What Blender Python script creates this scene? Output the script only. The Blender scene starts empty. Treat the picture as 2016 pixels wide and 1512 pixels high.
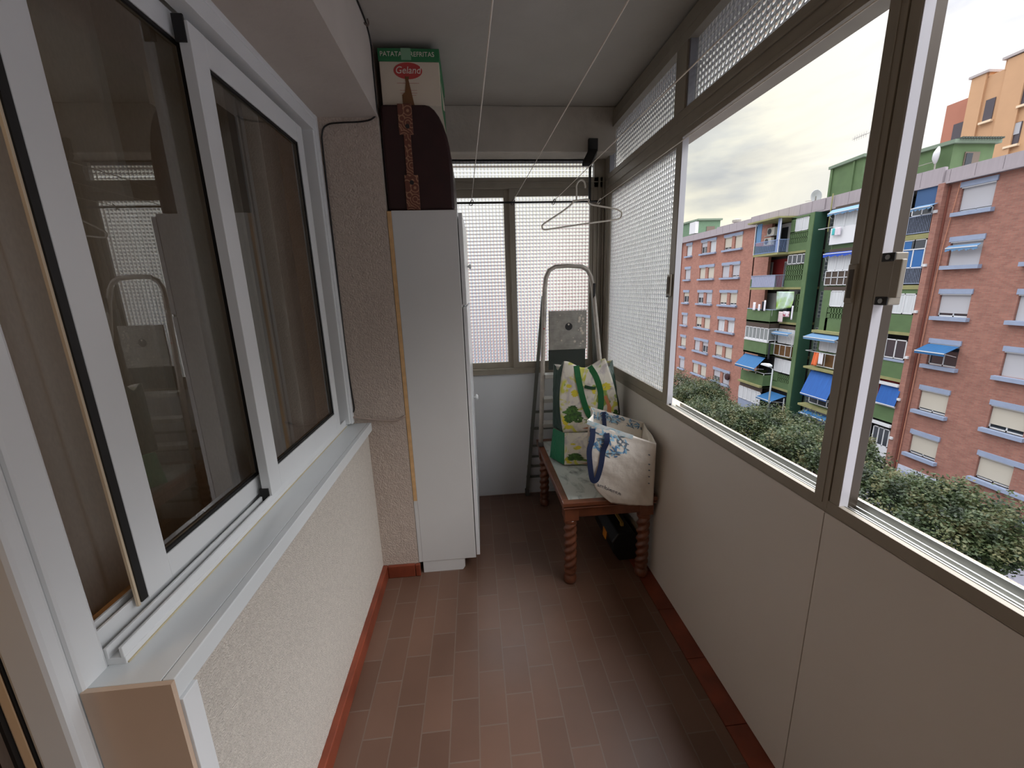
import bpy, math, random
from mathutils import Vector, Matrix, noise
random.seed(7)
C = bpy.context.scene.collection
PI = math.pi

# ---------------------------------------------------------------- materials
def lin(c):
    return tuple((x/255/12.92 if x/255 <= .04045 else ((x/255+.055)/1.055)**2.4) for x in c) + (1,)
MATS = {}
def node(nt, t, **k):
    n = nt.nodes.new(t)
    for a, b in k.items():
        if a in n.bl_rna.properties: setattr(n, a, b)
        else: n.inputs[a.replace('_', ' ')].default_value = b
    return n
def mat(name, col, rough=.6, metal=0., var=0., vscale=6., bump=0., bscale=60., bdist=.01, spec=.5, trans=0., coat=0., col2=None, stretch=None, detail=4):
    if name in MATS: return MATS[name]
    m = bpy.data.materials.new(name); m.use_nodes = True; MATS[name] = m
    nt = m.node_tree; b = nt.nodes['Principled BSDF']
    c = lin(col)
    b.inputs['Base Color'].default_value = c
    b.inputs['Roughness'].default_value = rough
    b.inputs['Metallic'].default_value = metal
    b.inputs['Specular IOR Level'].default_value = spec
    b.inputs['Coat Weight'].default_value = coat
    b.inputs['Transmission Weight'].default_value = trans
    tc = node(nt, 'ShaderNodeTexCoord'); mp = node(nt, 'ShaderNodeMapping')
    nt.links.new(tc.outputs['Object'], mp.inputs['Vector'])
    if stretch: mp.inputs['Scale'].default_value = stretch
    if var or col2:
        n = node(nt, 'ShaderNodeTexNoise'); n.inputs['Scale'].default_value = vscale; n.inputs['Detail'].default_value = detail
        nt.links.new(mp.outputs[0], n.inputs['Vector'])
        r = node(nt, 'ShaderNodeValToRGB'); r.color_ramp.elements[0].position = .38; r.color_ramp.elements[1].position = .64
        if col2: r.color_ramp.elements[0].color = lin(col2)
        else: r.color_ramp.elements[0].color = tuple(x*(1-var) for x in c[:3])+(1,)
        r.color_ramp.elements[1].color = c
        nt.links.new(n.outputs['Fac'], r.inputs[0]); nt.links.new(r.outputs[0], b.inputs['Base Color'])
    if bump:
        n = node(nt, 'ShaderNodeTexNoise'); n.inputs['Scale'].default_value = bscale; n.inputs['Detail'].default_value = 4
        nt.links.new(mp.outputs[0], n.inputs['Vector'])
        bp = node(nt, 'ShaderNodeBump'); bp.inputs['Strength'].default_value = bump; bp.inputs['Distance'].default_value = bdist
        nt.links.new(n.outputs['Fac'], bp.inputs['Height']); nt.links.new(bp.outputs[0], b.inputs['Normal'])
    return m

def clear_glass(name, tint=(235,240,238), rough=.0, refl=1.0):
    m = bpy.data.materials.new(name); m.use_nodes = True; nt = m.node_tree; nt.nodes.clear(); MATS[name] = m
    o = node(nt, 'ShaderNodeOutputMaterial'); mx = node(nt, 'ShaderNodeMixShader')
    t = node(nt, 'ShaderNodeBsdfTransparent'); t.inputs[0].default_value = lin(tint)
    g = node(nt, 'ShaderNodeBsdfGlossy'); g.inputs['Roughness'].default_value = rough
    f = node(nt, 'ShaderNodeFresnel'); f.inputs[0].default_value = 1.7*refl
    nt.links.new(f.outputs[0], mx.inputs[0]); nt.links.new(t.outputs[0], mx.inputs[1]); nt.links.new(g.outputs[0], mx.inputs[2])
    nt.links.new(mx.outputs[0], o.inputs[0]); return m

def pattern_glass(name, axes, cell=.021):
    """square-ribbed cathedral glass: the relief is a grid of small lenses with grooves tinted darker to imitate refraction contrast"""
    m = bpy.data.materials.new(name); m.use_nodes = True; nt = m.node_tree; nt.nodes.clear(); MATS[name] = m
    o = node(nt, 'ShaderNodeOutputMaterial'); L = nt.links.new
    tc = node(nt, 'ShaderNodeTexCoord'); sp = node(nt, 'ShaderNodeSeparateXYZ'); L(tc.outputs['Object'], sp.inputs[0]); hs = []
    for a_ in axes:
        a = node(nt, 'ShaderNodeMath', operation='MULTIPLY'); a.inputs[1].default_value = PI/cell; L(sp.outputs['XYZ'.index(a_)], a.inputs[0])
        b = node(nt, 'ShaderNodeMath', operation='SINE'); L(a.outputs[0], b.inputs[0])
        c = node(nt, 'ShaderNodeMath', operation='ABSOLUTE'); L(b.outputs[0], c.inputs[0]); hs.append(c)
    s_ = node(nt, 'ShaderNodeMath', operation='ADD'); L(hs[0].outputs[0], s_.inputs[0]); L(hs[1].outputs[0], s_.inputs[1])
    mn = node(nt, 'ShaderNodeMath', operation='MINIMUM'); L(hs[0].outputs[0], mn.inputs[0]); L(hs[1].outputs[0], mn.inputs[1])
    bp = node(nt, 'ShaderNodeBump'); bp.inputs['Strength'].default_value = 1; bp.inputs['Distance'].default_value = .0030
    L(s_.outputs[0], bp.inputs['Height'])
    r = node(nt, 'ShaderNodeValToRGB'); r.color_ramp.elements[0].position = .10; r.color_ramp.elements[0].color = (.66, .68, .66, 1); r.color_ramp.elements[1].position = .50; r.color_ramp.elements[1].color = (.98, .99, .98, 1); L(mn.outputs[0], r.inputs[0])  # groove lines tinted darker, standing in for the contrast of the refraction
    g = node(nt, 'ShaderNodeBsdfGlass'); g.inputs['Roughness'].default_value = .10; g.inputs['IOR'].default_value = 1.5
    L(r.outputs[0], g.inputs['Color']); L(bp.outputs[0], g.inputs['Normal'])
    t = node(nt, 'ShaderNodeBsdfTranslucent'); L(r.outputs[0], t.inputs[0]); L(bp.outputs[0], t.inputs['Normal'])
    mx = node(nt, 'ShaderNodeMixShader'); mx.inputs[0].default_value = .14
    L(g.outputs[0], mx.inputs[1]); L(t.outputs[0], mx.inputs[2]); L(mx.outputs[0], o.inputs[0]); return m

def brick_mat(name, c1, c2, mortar, bw, bh, ms=.01, rough=.8, axes='YZ', off=(0, 0), bump=.3, freq=.5, var=.25, coat=0.):
    m = bpy.data.materials.new(name); m.use_nodes = True; nt = m.node_tree; b = nt.nodes['Principled BSDF']; MATS[name] = m; L = nt.links.new
    tc = node(nt, 'ShaderNodeTexCoord'); sp = node(nt, 'ShaderNodeSeparateXYZ'); cb = node(nt, 'ShaderNodeCombineXYZ')
    L(tc.outputs['Object'], sp.inputs[0])
    for i, a in enumerate(axes):
        ad = node(nt, 'ShaderNodeMath', operation='ADD'); ad.inputs[1].default_value = off[i]
        L(sp.outputs['XYZ'.index(a)], ad.inputs[0]); L(ad.outputs[0], cb.inputs[i])
    t = node(nt, 'ShaderNodeTexBrick'); t.offset = freq; t.inputs['Scale'].default_value = 1
    t.inputs['Brick Width'].default_value = bw; t.inputs['Row Height'].default_value = bh
    t.inputs['Mortar Size'].default_value = ms; t.inputs['Mortar Smooth'].default_value = .1; t.inputs['Bias'].default_value = 0
    t.inputs['Color1'].default_value = lin(c1); t.inputs['Color2'].default_value = lin(c2); t.inputs['Mortar'].default_value = lin(mortar)
    L(cb.outputs[0], t.inputs['Vector'])
    n = node(nt, 'ShaderNodeTexNoise'); n.inputs['Scale'].default_value = 3; n.inputs['Detail'].default_value = 6; L(tc.outputs['Object'], n.inputs['Vector'])
    mr = node(nt, 'ShaderNodeMapRange'); mr.inputs['From Min'].default_value = .3; mr.inputs['From Max'].default_value = .7
    mr.inputs['To Min'].default_value = 1-var; mr.inputs['To Max'].default_value = 1+var*.4; L(n.outputs['Fac'], mr.inputs['Value'])
    mx = node(nt, 'ShaderNodeVectorMath', operation='SCALE'); L(t.outputs['Color'], mx.inputs[0]); L(mr.outputs[0], mx.inputs['Scale'])
    L(mx.outputs[0], b.inputs['Base Color']); b.inputs['Roughness'].default_value = rough
    rr = node(nt, 'ShaderNodeMapRange'); rr.inputs['To Min'].default_value = rough-.12; rr.inputs['To Max'].default_value = rough+.12; L(n.outputs['Fac'], rr.inputs['Value']); L(rr.outputs[0], b.inputs['Roughness'])
    bp = node(nt, 'ShaderNodeBump'); bp.inputs['Strength'].default_value = bump; bp.inputs['Distance'].default_value = .002; bp.invert = True
    L(t.outputs['Fac'], bp.inputs['Height']); L(bp.outputs[0], b.inputs['Normal']); return m

# ---------------------------------------------------------------- mesh helpers
ORG = {}
class MB:
    def __init__(s): s.v = []; s.f = []
    def add(s, vs, fs):
        n = len(s.v); s.v += [tuple(v) for v in vs]; s.f += [tuple(i+n for i in f) for f in fs]; return s
    def box(s, x0, x1, y0, y1, z0, z1):
        x0, x1 = sorted((x0, x1)); y0, y1 = sorted((y0, y1)); z0, z1 = sorted((z0, z1))
        return s.add([(x0,y0,z0),(x1,y0,z0),(x1,y1,z0),(x0,y1,z0),(x0,y0,z1),(x1,y0,z1),(x1,y1,z1),(x0,y1,z1)],
                     [(0,3,2,1),(4,5,6,7),(0,1,5,4),(1,2,6,5),(2,3,7,6),(3,0,4,7)])
    def hexa(s, b, t):
        return s.add(list(b)+list(t), [(3,2,1,0),(4,5,6,7),(0,1,5,4),(1,2,6,5),(2,3,7,6),(3,0,4,7)])
    def bar(s, a, b, w, h=None, up=(0,0,1)):
        a = Vector(a); b = Vector(b); h = h or w; d = (b-a).normalized(); u = Vector(up)
        if abs(d.dot(u)) > .98: u = Vector((0, 1, 0))
        r = d.cross(u).normalized(); u = r.cross(d).normalized()
        q = [r*x*w/2+u*y*h/2 for x, y in ((-1,-1),(1,-1),(1,1),(-1,1))]
        return s.hexa([a+p for p in q], [b+p for p in q])
    def tube(s, pts, r, n=10, closed=False):
        pts = [Vector(p) for p in pts]; N = len(pts); rs = r if isinstance(r, (list, tuple)) else [r]*N
        vs = []; prev = None
        for i, p in enumerate(pts):
            if closed: d = (pts[(i+1) % N]-pts[i-1]).normalized()
            else: d = (pts[min(i+1, N-1)]-pts[max(i-1, 0)]).normalized()
            if prev is None:
                u = Vector((0, 0, 1)) if abs(d.z) < .9 else Vector((1, 0, 0))
                prev = d.cross(u).normalized()
            r1 = (prev-d*prev.dot(d)).normalized(); prev = r1; r2 = d.cross(r1)
            for k in range(n):
                a = 2*PI*k/n; vs.append(p+(r1*math.cos(a)+r2*math.sin(a))*rs[i])
        fs = [(i*n+k, i*n+(k+1) % n, ((i+1) % N)*n+(k+1) % n, ((i+1) % N)*n+k) for i in range(N if closed else N-1) for k in range(n)]
        if not closed: fs += [tuple(range(n-1, -1, -1)), tuple((N-1)*n+k for k in range(n))]
        return s.add(vs, fs)
    def lathe(s, c, prof, n=20, axis='Z'):
        vs = []
        for r, h in prof:
            for k in range(n):
                a = 2*PI*k/n; x, y = r*math.cos(a), r*math.sin(a)
                p = {'Z': (x, y, h), 'Y': (x, h, y), 'X': (h, x, y)}[axis]; vs.append(Vector(c)+Vector(p))
        m = len(prof)
        fs = [(i*n+k, i*n+(k+1) % n, (i+1)*n+(k+1) % n, (i+1)*n+k) for i in range(m-1) for k in range(n)]
        fs += [tuple(range(n-1, -1, -1)), tuple((m-1)*n+k for k in range(n))]
        return s.add(vs, fs)
    def prism(s, poly, axis, a, b):
        """poly in the two other axes (in XYZ order), extruded a..b along axis"""
        def P(p, h): return {'X': (h, p[0], p[1]), 'Y': (p[0], h, p[1]), 'Z': (p[0], p[1], h)}[axis]
        n = len(poly); vs = [P(p, a) for p in poly]+[P(p, b) for p in poly]
        return s.add(vs, [tuple(range(n-1, -1, -1)), tuple(range(n, 2*n))]+[(i, (i+1) % n, n+(i+1) % n, n+i) for i in range(n)])
    def grid(s, fn, nu, nv):
        vs = [fn(i/nu, j/nv) for j in range(nv+1) for i in range(nu+1)]
        return s.add(vs, [(j*(nu+1)+i, j*(nu+1)+i+1, (j+1)*(nu+1)+i+1, (j+1)*(nu+1)+i) for j in range(nv) for i in range(nu)])
    def build(s, name, m, parent=None, bevel=0, smooth=False, solid=0, label=None, sub=0):
        xs, ys, zs = zip(*s.v)
        org = Vector(((min(xs)+max(xs))/2, (min(ys)+max(ys))/2, min(zs)))
        me = bpy.data.meshes.new(name); me.from_pydata([Vector(v)-org for v in s.v], [], s.f); me.update()
        o = bpy.data.objects.new(name, me); C.objects.link(o)
        me.materials.append(m)
        o.location = org if parent is None else org-ORG[parent.name]
        if parent is not None: o.parent = parent
        ORG[o.name] = org
        import bmesh
        bm = bmesh.new(); bm.from_mesh(me); bmesh.ops.recalc_face_normals(bm, faces=bm.faces); bm.to_mesh(me); bm.free()
        if smooth:
            for p in me.polygons: p.use_smooth = True
        if solid:
            d = o.modifiers.new('s', 'SOLIDIFY'); d.thickness = solid; d.offset = 0
        if bevel:
            d = o.modifiers.new('b', 'BEVEL'); d.width = bevel; d.segments = 2; d.limit_method = 'ANGLE'; d.angle_limit = .6
        if sub:
            d = o.modifiers.new('u', 'SUBSURF'); d.levels = sub; d.render_levels = sub
        if label: o['label'] = label
        return o
def B(*a): return MB().box(*a)
def E(name, loc):
    o = bpy.data.objects.new(name, None); C.objects.link(o); o.location = loc; ORG[o.name] = Vector(loc); o.empty_display_size = .1; return o
def tag(o, label, cat, group=None, kind=None):
    o['label'] = label; o['category'] = cat
    if group: o['group'] = group
    if kind: o['kind'] = kind
    return o
def st(o): o['kind'] = 'structure'; return o
def text(name, s, loc, rot, size, m, parent, ext=.0004, shear=0, align='CENTER', sx=1):
    cu = bpy.data.curves.new(name, 'FONT'); cu.body = s; cu.size = size; cu.extrude = ext; cu.align_x = align; cu.align_y = 'CENTER'; cu.shear = shear
    cu.materials.append(m); t_ = bpy.data.objects.new('t', cu); C.objects.link(t_); dg = bpy.context.evaluated_depsgraph_get(); dg.update()
    me = bpy.data.meshes.new_from_object(t_.evaluated_get(dg)); bpy.data.objects.remove(t_); o = bpy.data.objects.new(name, me); C.objects.link(o)
    if not me.materials: me.materials.append(m)
    o.parent = parent; o.location = Vector(loc)-ORG[parent.name]; o.rotation_euler = rot; o.scale = (sx, 1, 1); ORG[o.name] = Vector(loc); return o
def lerp(a, b, t): return Vector(a)*(1-t)+Vector(b)*t

def smooth_glass(name):
    m = bpy.data.materials.new(name); m.use_nodes = True; nt = m.node_tree; nt.nodes.clear()
    o = node(nt, 'ShaderNodeOutputMaterial'); g = node(nt, 'ShaderNodeBsdfGlass'); g.inputs['Roughness'].default_value = 0; g.inputs['IOR'].default_value = 1.5
    t = node(nt, 'ShaderNodeBsdfTranslucent'); mx = node(nt, 'ShaderNodeMixShader'); mx.inputs[0].default_value = .10
    nt.links.new(g.outputs[0], mx.inputs[1]); nt.links.new(t.outputs[0], mx.inputs[2]); nt.links.new(mx.outputs[0], o.inputs[0]); return m
def pane(name, box, relief, axis, parent):
    """pressed glass: relief on the room side, smooth on the street side"""
    o = B(*box).build(name, relief, parent); o.data.materials.append(smg)
    for p in o.data.polygons:
        if p.normal[axis] > .5: p.material_index = 1
    return o
# palette
white_alu = mat('white_aluminium', (222,224,224), .32, var=.04, vscale=3)
white_paint = mat('white_painted_board', (206,204,200), .5, var=.04, vscale=4)
bronze = mat('bronze_aluminium', (152,144,130), .42, .2, var=.10, vscale=12, stretch=(1,1,.15))
bronze_dark = mat('dark_bronze_aluminium', (84,74,64), .42, .5, var=.1)
alu = mat('mill_aluminium', (190,190,186), .28, .9, var=.08, vscale=30, stretch=(1,.1,1))
black_rub = mat('black_rubber', (22,21,20), .6)
black_met = mat('black_painted_metal', (30,29,28), .5, var=.1)
plaster = mat('rough_grey_plaster', (196,180,166), .85, var=.10, vscale=60, bump=1., bscale=150, bdist=.008)
plaster_l = mat('rough_cream_plaster', (214,206,194), .8, var=.12, vscale=90, bump=1., bscale=300, bdist=.006)
ceilm = mat('ceiling_paint', (168,162,152), .8, var=.08, vscale=3, bump=.15, bscale=25)
beamm = mat('beam_paint', (182,174,162), .85, var=.14, vscale=5, bump=.35, bscale=30)
panelm = mat('parapet_laminate', (214,209,202), .42, var=.03, vscale=2)
panelw = mat('white_laminate', (212,214,216), .35, var=.02, vscale=2)
redtile = mat('red_glazed_tile', (132,62,40), .35, var=.35, vscale=9)
glass = clear_glass('clear_glass', refl=1.85)
smg = smooth_glass('smooth_glass_back')
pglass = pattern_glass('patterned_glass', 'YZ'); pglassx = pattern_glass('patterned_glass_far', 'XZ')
woodt = mat('varnished_reddish_wood', (114,66,44), .3, var=.35, vscale=14, stretch=(1,1,1), coat=.2)

# ---------------------------------------------------------------- balcony shell
XL, XR, YP, YF, ZC = -.535, .845, 1.90, 2.68, 2.44
YB = -1.30
floor_m = brick_mat('terracotta_floor_tiles', (110,82,67), (98,72,58), (112,94,82), .2025, .0975, .0022, .42, 'YX', (.104, .036), .5, .5, .18)
st(B(-.80, XR-.075, YB, YF, -.12, 0).build('floor', floor_m))
bd = MB()
for i, y in enumerate([YB+.003+k*.255 for k in range(16)]):
    bd.box(XR-.074, XR+.02, y, min(y+.252, YF), -.10, .003)
st(bd.build('trim_1', redtile))
st(B(-.62, .98, YB, YF+.15, ZC, ZC+.25).build('ceiling', ceilm))
# beam over the far window and the beam over the left window
st(B(-.36, XR+.02, 2.53, YF+.12, 2.205, ZC).build('trim_2', beamm, bevel=.006))
bl = MB(); bl.box(-.80, -.352, YB, YP, 2.145, ZC); st(bl.build('trim_3', plaster if False else mat('soffit_paint', (188,178,168), .85, var=.06, bump=.3, bscale=40, bdist=.006)))
# left wall below the window, with its reveal at the doorway
def bumpy(x, y0, y1, z0, z1, nx, amp=.0016):
    nu = int((y1-y0)/.012); nv = int((z1-z0)/.012)
    def f(u, v):
        y = y0+(y1-y0)*u; z = z0+(z1-z0)*v
        return (x+nx*(noise.noise((y*38, z*30, 3))*.5+noise.noise((y*75, z*70, 7))*.5)*amp*.9, y, z)
    return MB().grid(f, nu, nv)
wl = B(-.62, XL-.004, .59, YP, 0, .83); w2 = bumpy(XL, .60, YP, 0, .84, 1); wl.add(w2.v, w2.f)
st(wl.build('wall_left', plaster_l, smooth=False))
pier = B(-.64, -.354, YP+.004, YF, 0, 2.16)
nu = 24; nv = 180
g = MB().grid(lambda u, v: (-.64+.286*u, YP-(noise.noise((u*9, v*62, 1))*.6+noise.noise((u*25, v*170, 5))*.4)*.0016*1.4, 2.16*v), nu, nv)
pier.add(g.v, g.f); st(pier.build('wall_pier', plaster))
st(B(-.80, -.36, YP+.05, YF+.1, 2.16, ZC).build('wall_pier_top', plaster))
bb = MB(); bb.box(XL-.01, -.511, .60, YP, 0, .070); st(bb.build('baseboard_left', redtile, bevel=.004))
bb = MB(); bb.box(-.511, -.372, YP-.018, YP, 0, .070); bb.box(-.370, -.345, YP-.018, YP, 0, .068); st(bb.build('baseboard_pier', redtile, bevel=.004))
# doorway edge: beige reveal and white corner profile
beige = mat('beige_reveal_paint', (196,172,150), .6, var=.04)
st(B(-.648, -.5135, .574, .5825, 0, .8487).build('trim_4', beige))
st(B(-.520, -.509, .583, .619, 0, .8075).build('trim_5', white_alu, bevel=.001))
# left wall beyond the doorway (behind the camera) and back wall
st(B(-.80, XL, YB, -.45, 0, 2.15).build('wall_left_back', plaster_l))
st(B(-.80, XR+.1, YB-.1, YB, -.1, ZC).build('wall_back', ceilm))

# ---------------------------------------------------------------- interior room behind the left window
roomw = mat('room_wall_paint', (190,150,105), .8)
st(B(-4.2, -.66, -1.6, 3.2, -.14, -.001).build('floor_room', mat('dark_room_floor', (40,22,16), .5, var=.5, vscale=20)))  # floor colour kept near black, standing in for an unlit room
st(B(-4.3, -4.2, -1.6, 3.2, 0, 2.6).build('wall_room_far', roomw))
st(B(-4.2, -.66, 3.2, 3.3, 0, 2.6).build('wall_room_end', roomw))
st(B(-4.2, -.66, -1.7, -1.6, 0, 2.6).build('wall_room_back', roomw))
st(B(-4.3, -.66, -1.7, 3.3, 2.6, 2.7).build('ceiling_room', mat('room_ceiling', (210,200,185), .8)))
st(B(-.80, -.66, -1.6, -.45, 0, 2.6).build('wall_room_side', roomw))
wi = MB(); wi.box(-.76, -.66, .63, 3.2, 0, .86); wi.box(-.80, -.66, -.45, 3.2, 2.145, 2.6); wi.box(-.76, -.66, 1.905, 3.2, .86, 2.145)
st(wi.build('wall_room_front', roomw))
# invented dark block just inside the doorway, keeps that corner dark
sb = E('dark_filler', (-1.5, .55, 0))
dw = mat('dark_filler_wood', (38,20,14), .5, var=.4, vscale=16, stretch=(1,1,6))
B(-1.9, -.95, -.10, .50, .06, .70).build('body', dw, sb, bevel=.006)
B(-1.93, -.92, -.12, .52, .70, .73).build('top', dw, sb, bevel=.005)
for x in (-1.86, -.99):
    for y in (-.06, .46): B(x-.02, x+.02, y-.02, y+.02, 0, .06).build('leg', dw, sb)
tag(sb, 'added dark block keeping the room interior dark, past the door frame at the lower left', 'dark_filler')

# ---------------------------------------------------------------- left sliding window
W = E('window_1', (-.65, 1.26, .86)); W['kind'] = 'structure'
ft = MB()   # outer frame + track
ft.box(-.685, -.600, .624, 1.90, 2.105, 2.145)      # head
ft.box(-.640, -.596, 1.20-.58, 1.90, 2.085, 2.145)
ft.box(-.685, -.600, 1.855, 1.905, .86, 2.145)      # far jamb
ft.box(-.700, -.617, .624, 1.90, .845, .862)        # base of track
for x in (-.621, -.645, -.674, -.697): ft.box(x-.003, x+.003, .624, 1.86, .86, .882 if x > -.65 else .898)
ft.build('window_frame', white_alu, W, bevel=.0012)
B(-.604, -.592, .62, 1.905, 2.128, 2.158).build('frame_cover_strip', white_alu, W, bevel=.003)
B(-.604, -.590, 1.872, 1.90, .855, 2.155).build('frame_cover_strip', white_alu, W, bevel=.004)
jm = MB(); jm.box(-.700, -.645, .576, .625, .0, 2.16)
jm.build('door_post', white_alu, W, bevel=.006)
def sash(name, x, y0, y1, z0, z1, wl_, wr, wt, wb, th=.026, glz=glass, fm=white_alu, par=None, gask=True):
    s = MB(); xb = x-th
    s.box(xb, x, y0, y0+wl_, z0, z1); s.box(xb, x, y1-wr, y1, z0, z1)
    s.box(xb, x-.0005, y0+wl_, y1-wr, z0, z0+wb); s.box(xb, x-.0005, y0+wl_, y1-wr, z1-wt, z1)
    o = s.build(name, fm, par, bevel=.0015)
    gy0, gy1, gz0, gz1 = y0+wl_, y1-wr, z0+wb, z1-wt
    if gask:
        k = MB(); g_ = .005; xm = x-.004
        k.box(xm-.006, xm, gy0, gy1, gz0, gz0+g_*1.6); k.box(xm-.006, xm, gy0, gy1, gz1-g_*1.6, gz1)
        k.box(xm-.006, xm, gy0, gy0+g_*.5, gz0, gz1); k.box(xm-.006, xm, gy1-g_, gy1, gz0, gz1)
        k.build('gasket', black_rub, o)
    pn = MB().add([(x-.012, gy0, gz0), (x-.012, gy1, gz0), (x-.012, gy1, gz1), (x-.012, gy0, gz1)], [(0,1,2,3)])
    pn.build('glass_pane', glz, o)
    return o
rs = sash('sash', -.655, .738, 1.24, .885, 2.09, .062, .06, .055, .052, par=W)      # room-side sash
B(-.664, -.656, .7225, .7375, .89, 2.088).build('gasket_strip', black_rub, W)
B(-.664, -.659, .7175, .7222, .885, 2.09).build('sash_edge', mat('warm_sash_edge', (214,196,168), .4), W)
fs_ = sash('sash', -.615, 1.146, 1.778, .880, 2.065, .062, .050, .066, .070, par=W)    # balcony-side sash
B(-.646, -.622, 1.142, 1.147, .868, .905).build('sash_guide', black_rub, W)
B(-.646, -.622, 1.142, 1.147, 2.02, 2.075).build('sash_guide', black_rub, W)
B(-.640, -.617, 1.30, 1.304, .95, 2.0)
# third (inner) leaf seen through the far pane
inn = MB(); inn.box(-.690, -.670, 1.405, 1.425, .90, 2.08); inn.box(-.690, -.670, 1.437, 1.457, .90, 2.08)
inn.build('inner_leaf', white_alu, W, bevel=.001)
# sill
sl = E('window_sill', (-.57, 1.25, .81)); sl['kind'] = 'structure'
sl.name = 'trim_6'; ORG['trim_6'] = ORG['window_sill']
sh = mat('glossy_white_sill', (214,218,218), .12, var=.02)
B(-.646, -.535, .583, YP, .822, .849).build('sill_board', sh, sl, bevel=.0008)
B(-.5335, -.514, .583, YP, .809, .8495).build('sill_nosing', sh, sl, bevel=.002)
B(-.6170, -.6145, .626, 1.86, .849, .8515).build('sealant', mat('aged_sealant', (196,184,150), .6), sl)
# door frame (camera side)
dr = E('door_1', (-.68, .55, 0)); dr['kind'] = 'structure'
B(-.7060, -.647, .545, .5755, 0, 2.14).build('door_frame', white_alu, dr, bevel=.008)
B(-.7085, -.7055, .545, .572, 0, 2.14).build('door_gasket', black_rub, dr)
B(-.7265, -.7080, .545, .575, 0, 2.14).build('door_stop', mat('warm_door_stop', (210,184,150), .5), dr, bevel=.003)
B(-.732, -.7265, .540, .572, 0, 2.14).build('door_gasket', black_rub, dr)
B(-.72, -.66, -.45, -.41, 0, 2.14).build('door_frame', white_alu, dr, bevel=.004)

# curtains
def curtain(name, x, y0, y1, z0, z1, folds, amp, m, seed):
    rnd = random.Random(seed); ph = [rnd.uniform(0, 6) for _ in range(4)]
    def f(u, v):
        y = y0+(y1-y0)*u
        w = 1-2*abs(math.sin(u*folds*PI+ph[0]))**.8+.35*math.sin(u*folds*3.3*PI+ph[1]+v*.6)
        a = amp*(.75+.25*v)
        return (x+a*w, y+.4*a*math.sin(u*folds*2*PI*1+ph[2]+.5*v), z0+(z1-z0)*v)
    return MB().grid(f, 260, 14).build(name, m, smooth=True)
def cloth_mat(name, col, tr):
    m = bpy.data.materials.new(name); m.use_nodes = True; nt = m.node_tree; b = nt.nodes['Principled BSDF']; L = nt.links.new; MATS[name] = m
    n = node(nt, 'ShaderNodeTexNoise'); n.inputs['Scale'].default_value = 240; tc = node(nt, 'ShaderNodeTexCoord'); mp = node(nt, 'ShaderNodeMapping'); mp.inputs['Scale'].default_value = (1, 1, .3)
    L(tc.outputs['Object'], mp.inputs[0]); L(mp.outputs[0], n.inputs['Vector'])
    r = node(nt, 'ShaderNodeValToRGB'); c = lin(col); r.color_ramp.elements[0].color = tuple(x*.8 for x in c[:3])+(1,); r.color_ramp.elements[1].color = c
    L(n.outputs['Fac'], r.inputs[0]); L(r.outputs[0], b.inputs['Base Color']); b.inputs['Roughness'].default_value = .9
    t = node(nt, 'ShaderNodeBsdfTranslucent'); L(r.outputs[0], t.inputs[0]); mx = node(nt, 'ShaderNodeMixShader'); mx.inputs[0].default_value = tr
    o = nt.nodes['Material Output']; L(b.outputs[0], mx.inputs[1]); L(t.outputs[0], mx.inputs[2]); L(mx.outputs[0], o.inputs[0]); return m
c1 = curtain('curtain', -.815, .66, 2.05, .12, 2.50, 8, .040, cloth_mat('beige_curtain_linen', (236,230,220), .10), 3)
tag(c1, 'beige linen curtain hanging in folds behind the sliding window on the left', 'curtain')
c2 = curtain('sheer_curtain', -.765, .56, .70, .12, 2.50, 1.5, .012, cloth_mat('grey_sheer_cloth', (190,182,174), .3), 5)
tag(c2, 'narrow greyish sheer curtain edge beside the white door post', 'curtain')

# ---------------------------------------------------------------- right wall: parapet and windows
seam = .838
pr = MB(); pr.box(XR, XR+.02, seam+.0015, YF, .006, .888); st(pr.build('wall_right', panelm))
pr = MB(); pr.box(XR, XR+.02, YB, seam-.0015, .006, .888); st(pr.build('wall_right_near', panelm))
st(B(XR+.021, XR+.14, YB, YF+.12, -.3, .888).build('wall_right_outer', plaster))
def rframe():
    m = MB()
    m.box(XR-.002, XR+.012, YB, YF-.0, .893, .921)        # lower frame face
    m.box(XR, XR+.075, YB, YF, .886, .900)
    m.box(XR, XR+.070, YB, YF, 2.008, 2.108)               # transom bar
    m.box(XR-.006, XR, YB, YF, 2.028, 2.040)
    m.box(XR-.006, XR, YB, YF, 2.074, 2.082)
    m.box(XR-.004, XR+.070, YB, YF, 2.335, 2.42)           # head
    m.box(XR-.006, XR-.004, YB, YF, 2.37, 2.376)
    for a, b in ((1.692, 1.776), (.36, .44), (-.62, -.54)): m.box(XR-.003, XR+.070, a, b, 2.108, 2.335)
    return m
W2 = E('window_2', (XR+.03, .7, .89)); W2['kind'] = 'structure'
rframe().build('window_frame', bronze, W2, bevel=.0015)
tr = MB()
tr.box(XR+.012, XR+.072, YB, 1.70, .900, .905)
for x, h in ((.016, .921), (.031, .917), (.048, .917), (.068, .924)): tr.box(XR+x-.0018, XR+x+.0018, YB, 1.70, .904, h)
tr.build('track', alu, W2)
# mullion between the two openings
mu = MB(); mu.box(XR-.003, XR+.024, .832, .872, .900, 2.02); mu.box(XR-.001, XR+.022, .806, .8295, .9005, 2.02)
mu.box(XR-.005, XR-.003, .846, .850, .91, 2.02)
mu.build('stile', bronze, W2, bevel=.0015)
B(XR+.0005, XR+.023, .8035, .8055, .902, 2.02).build('stile_side_glint', mat('lilac_window_reflection', (205,203,208), .35, .1), W2)  # side face coloured lilac to imitate window light reflected on it
B(XR+.0235, XR+.050, .8065, .86, .905, 2.02).build('stile_edge', bronze_dark, W2, bevel=.001)
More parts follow.
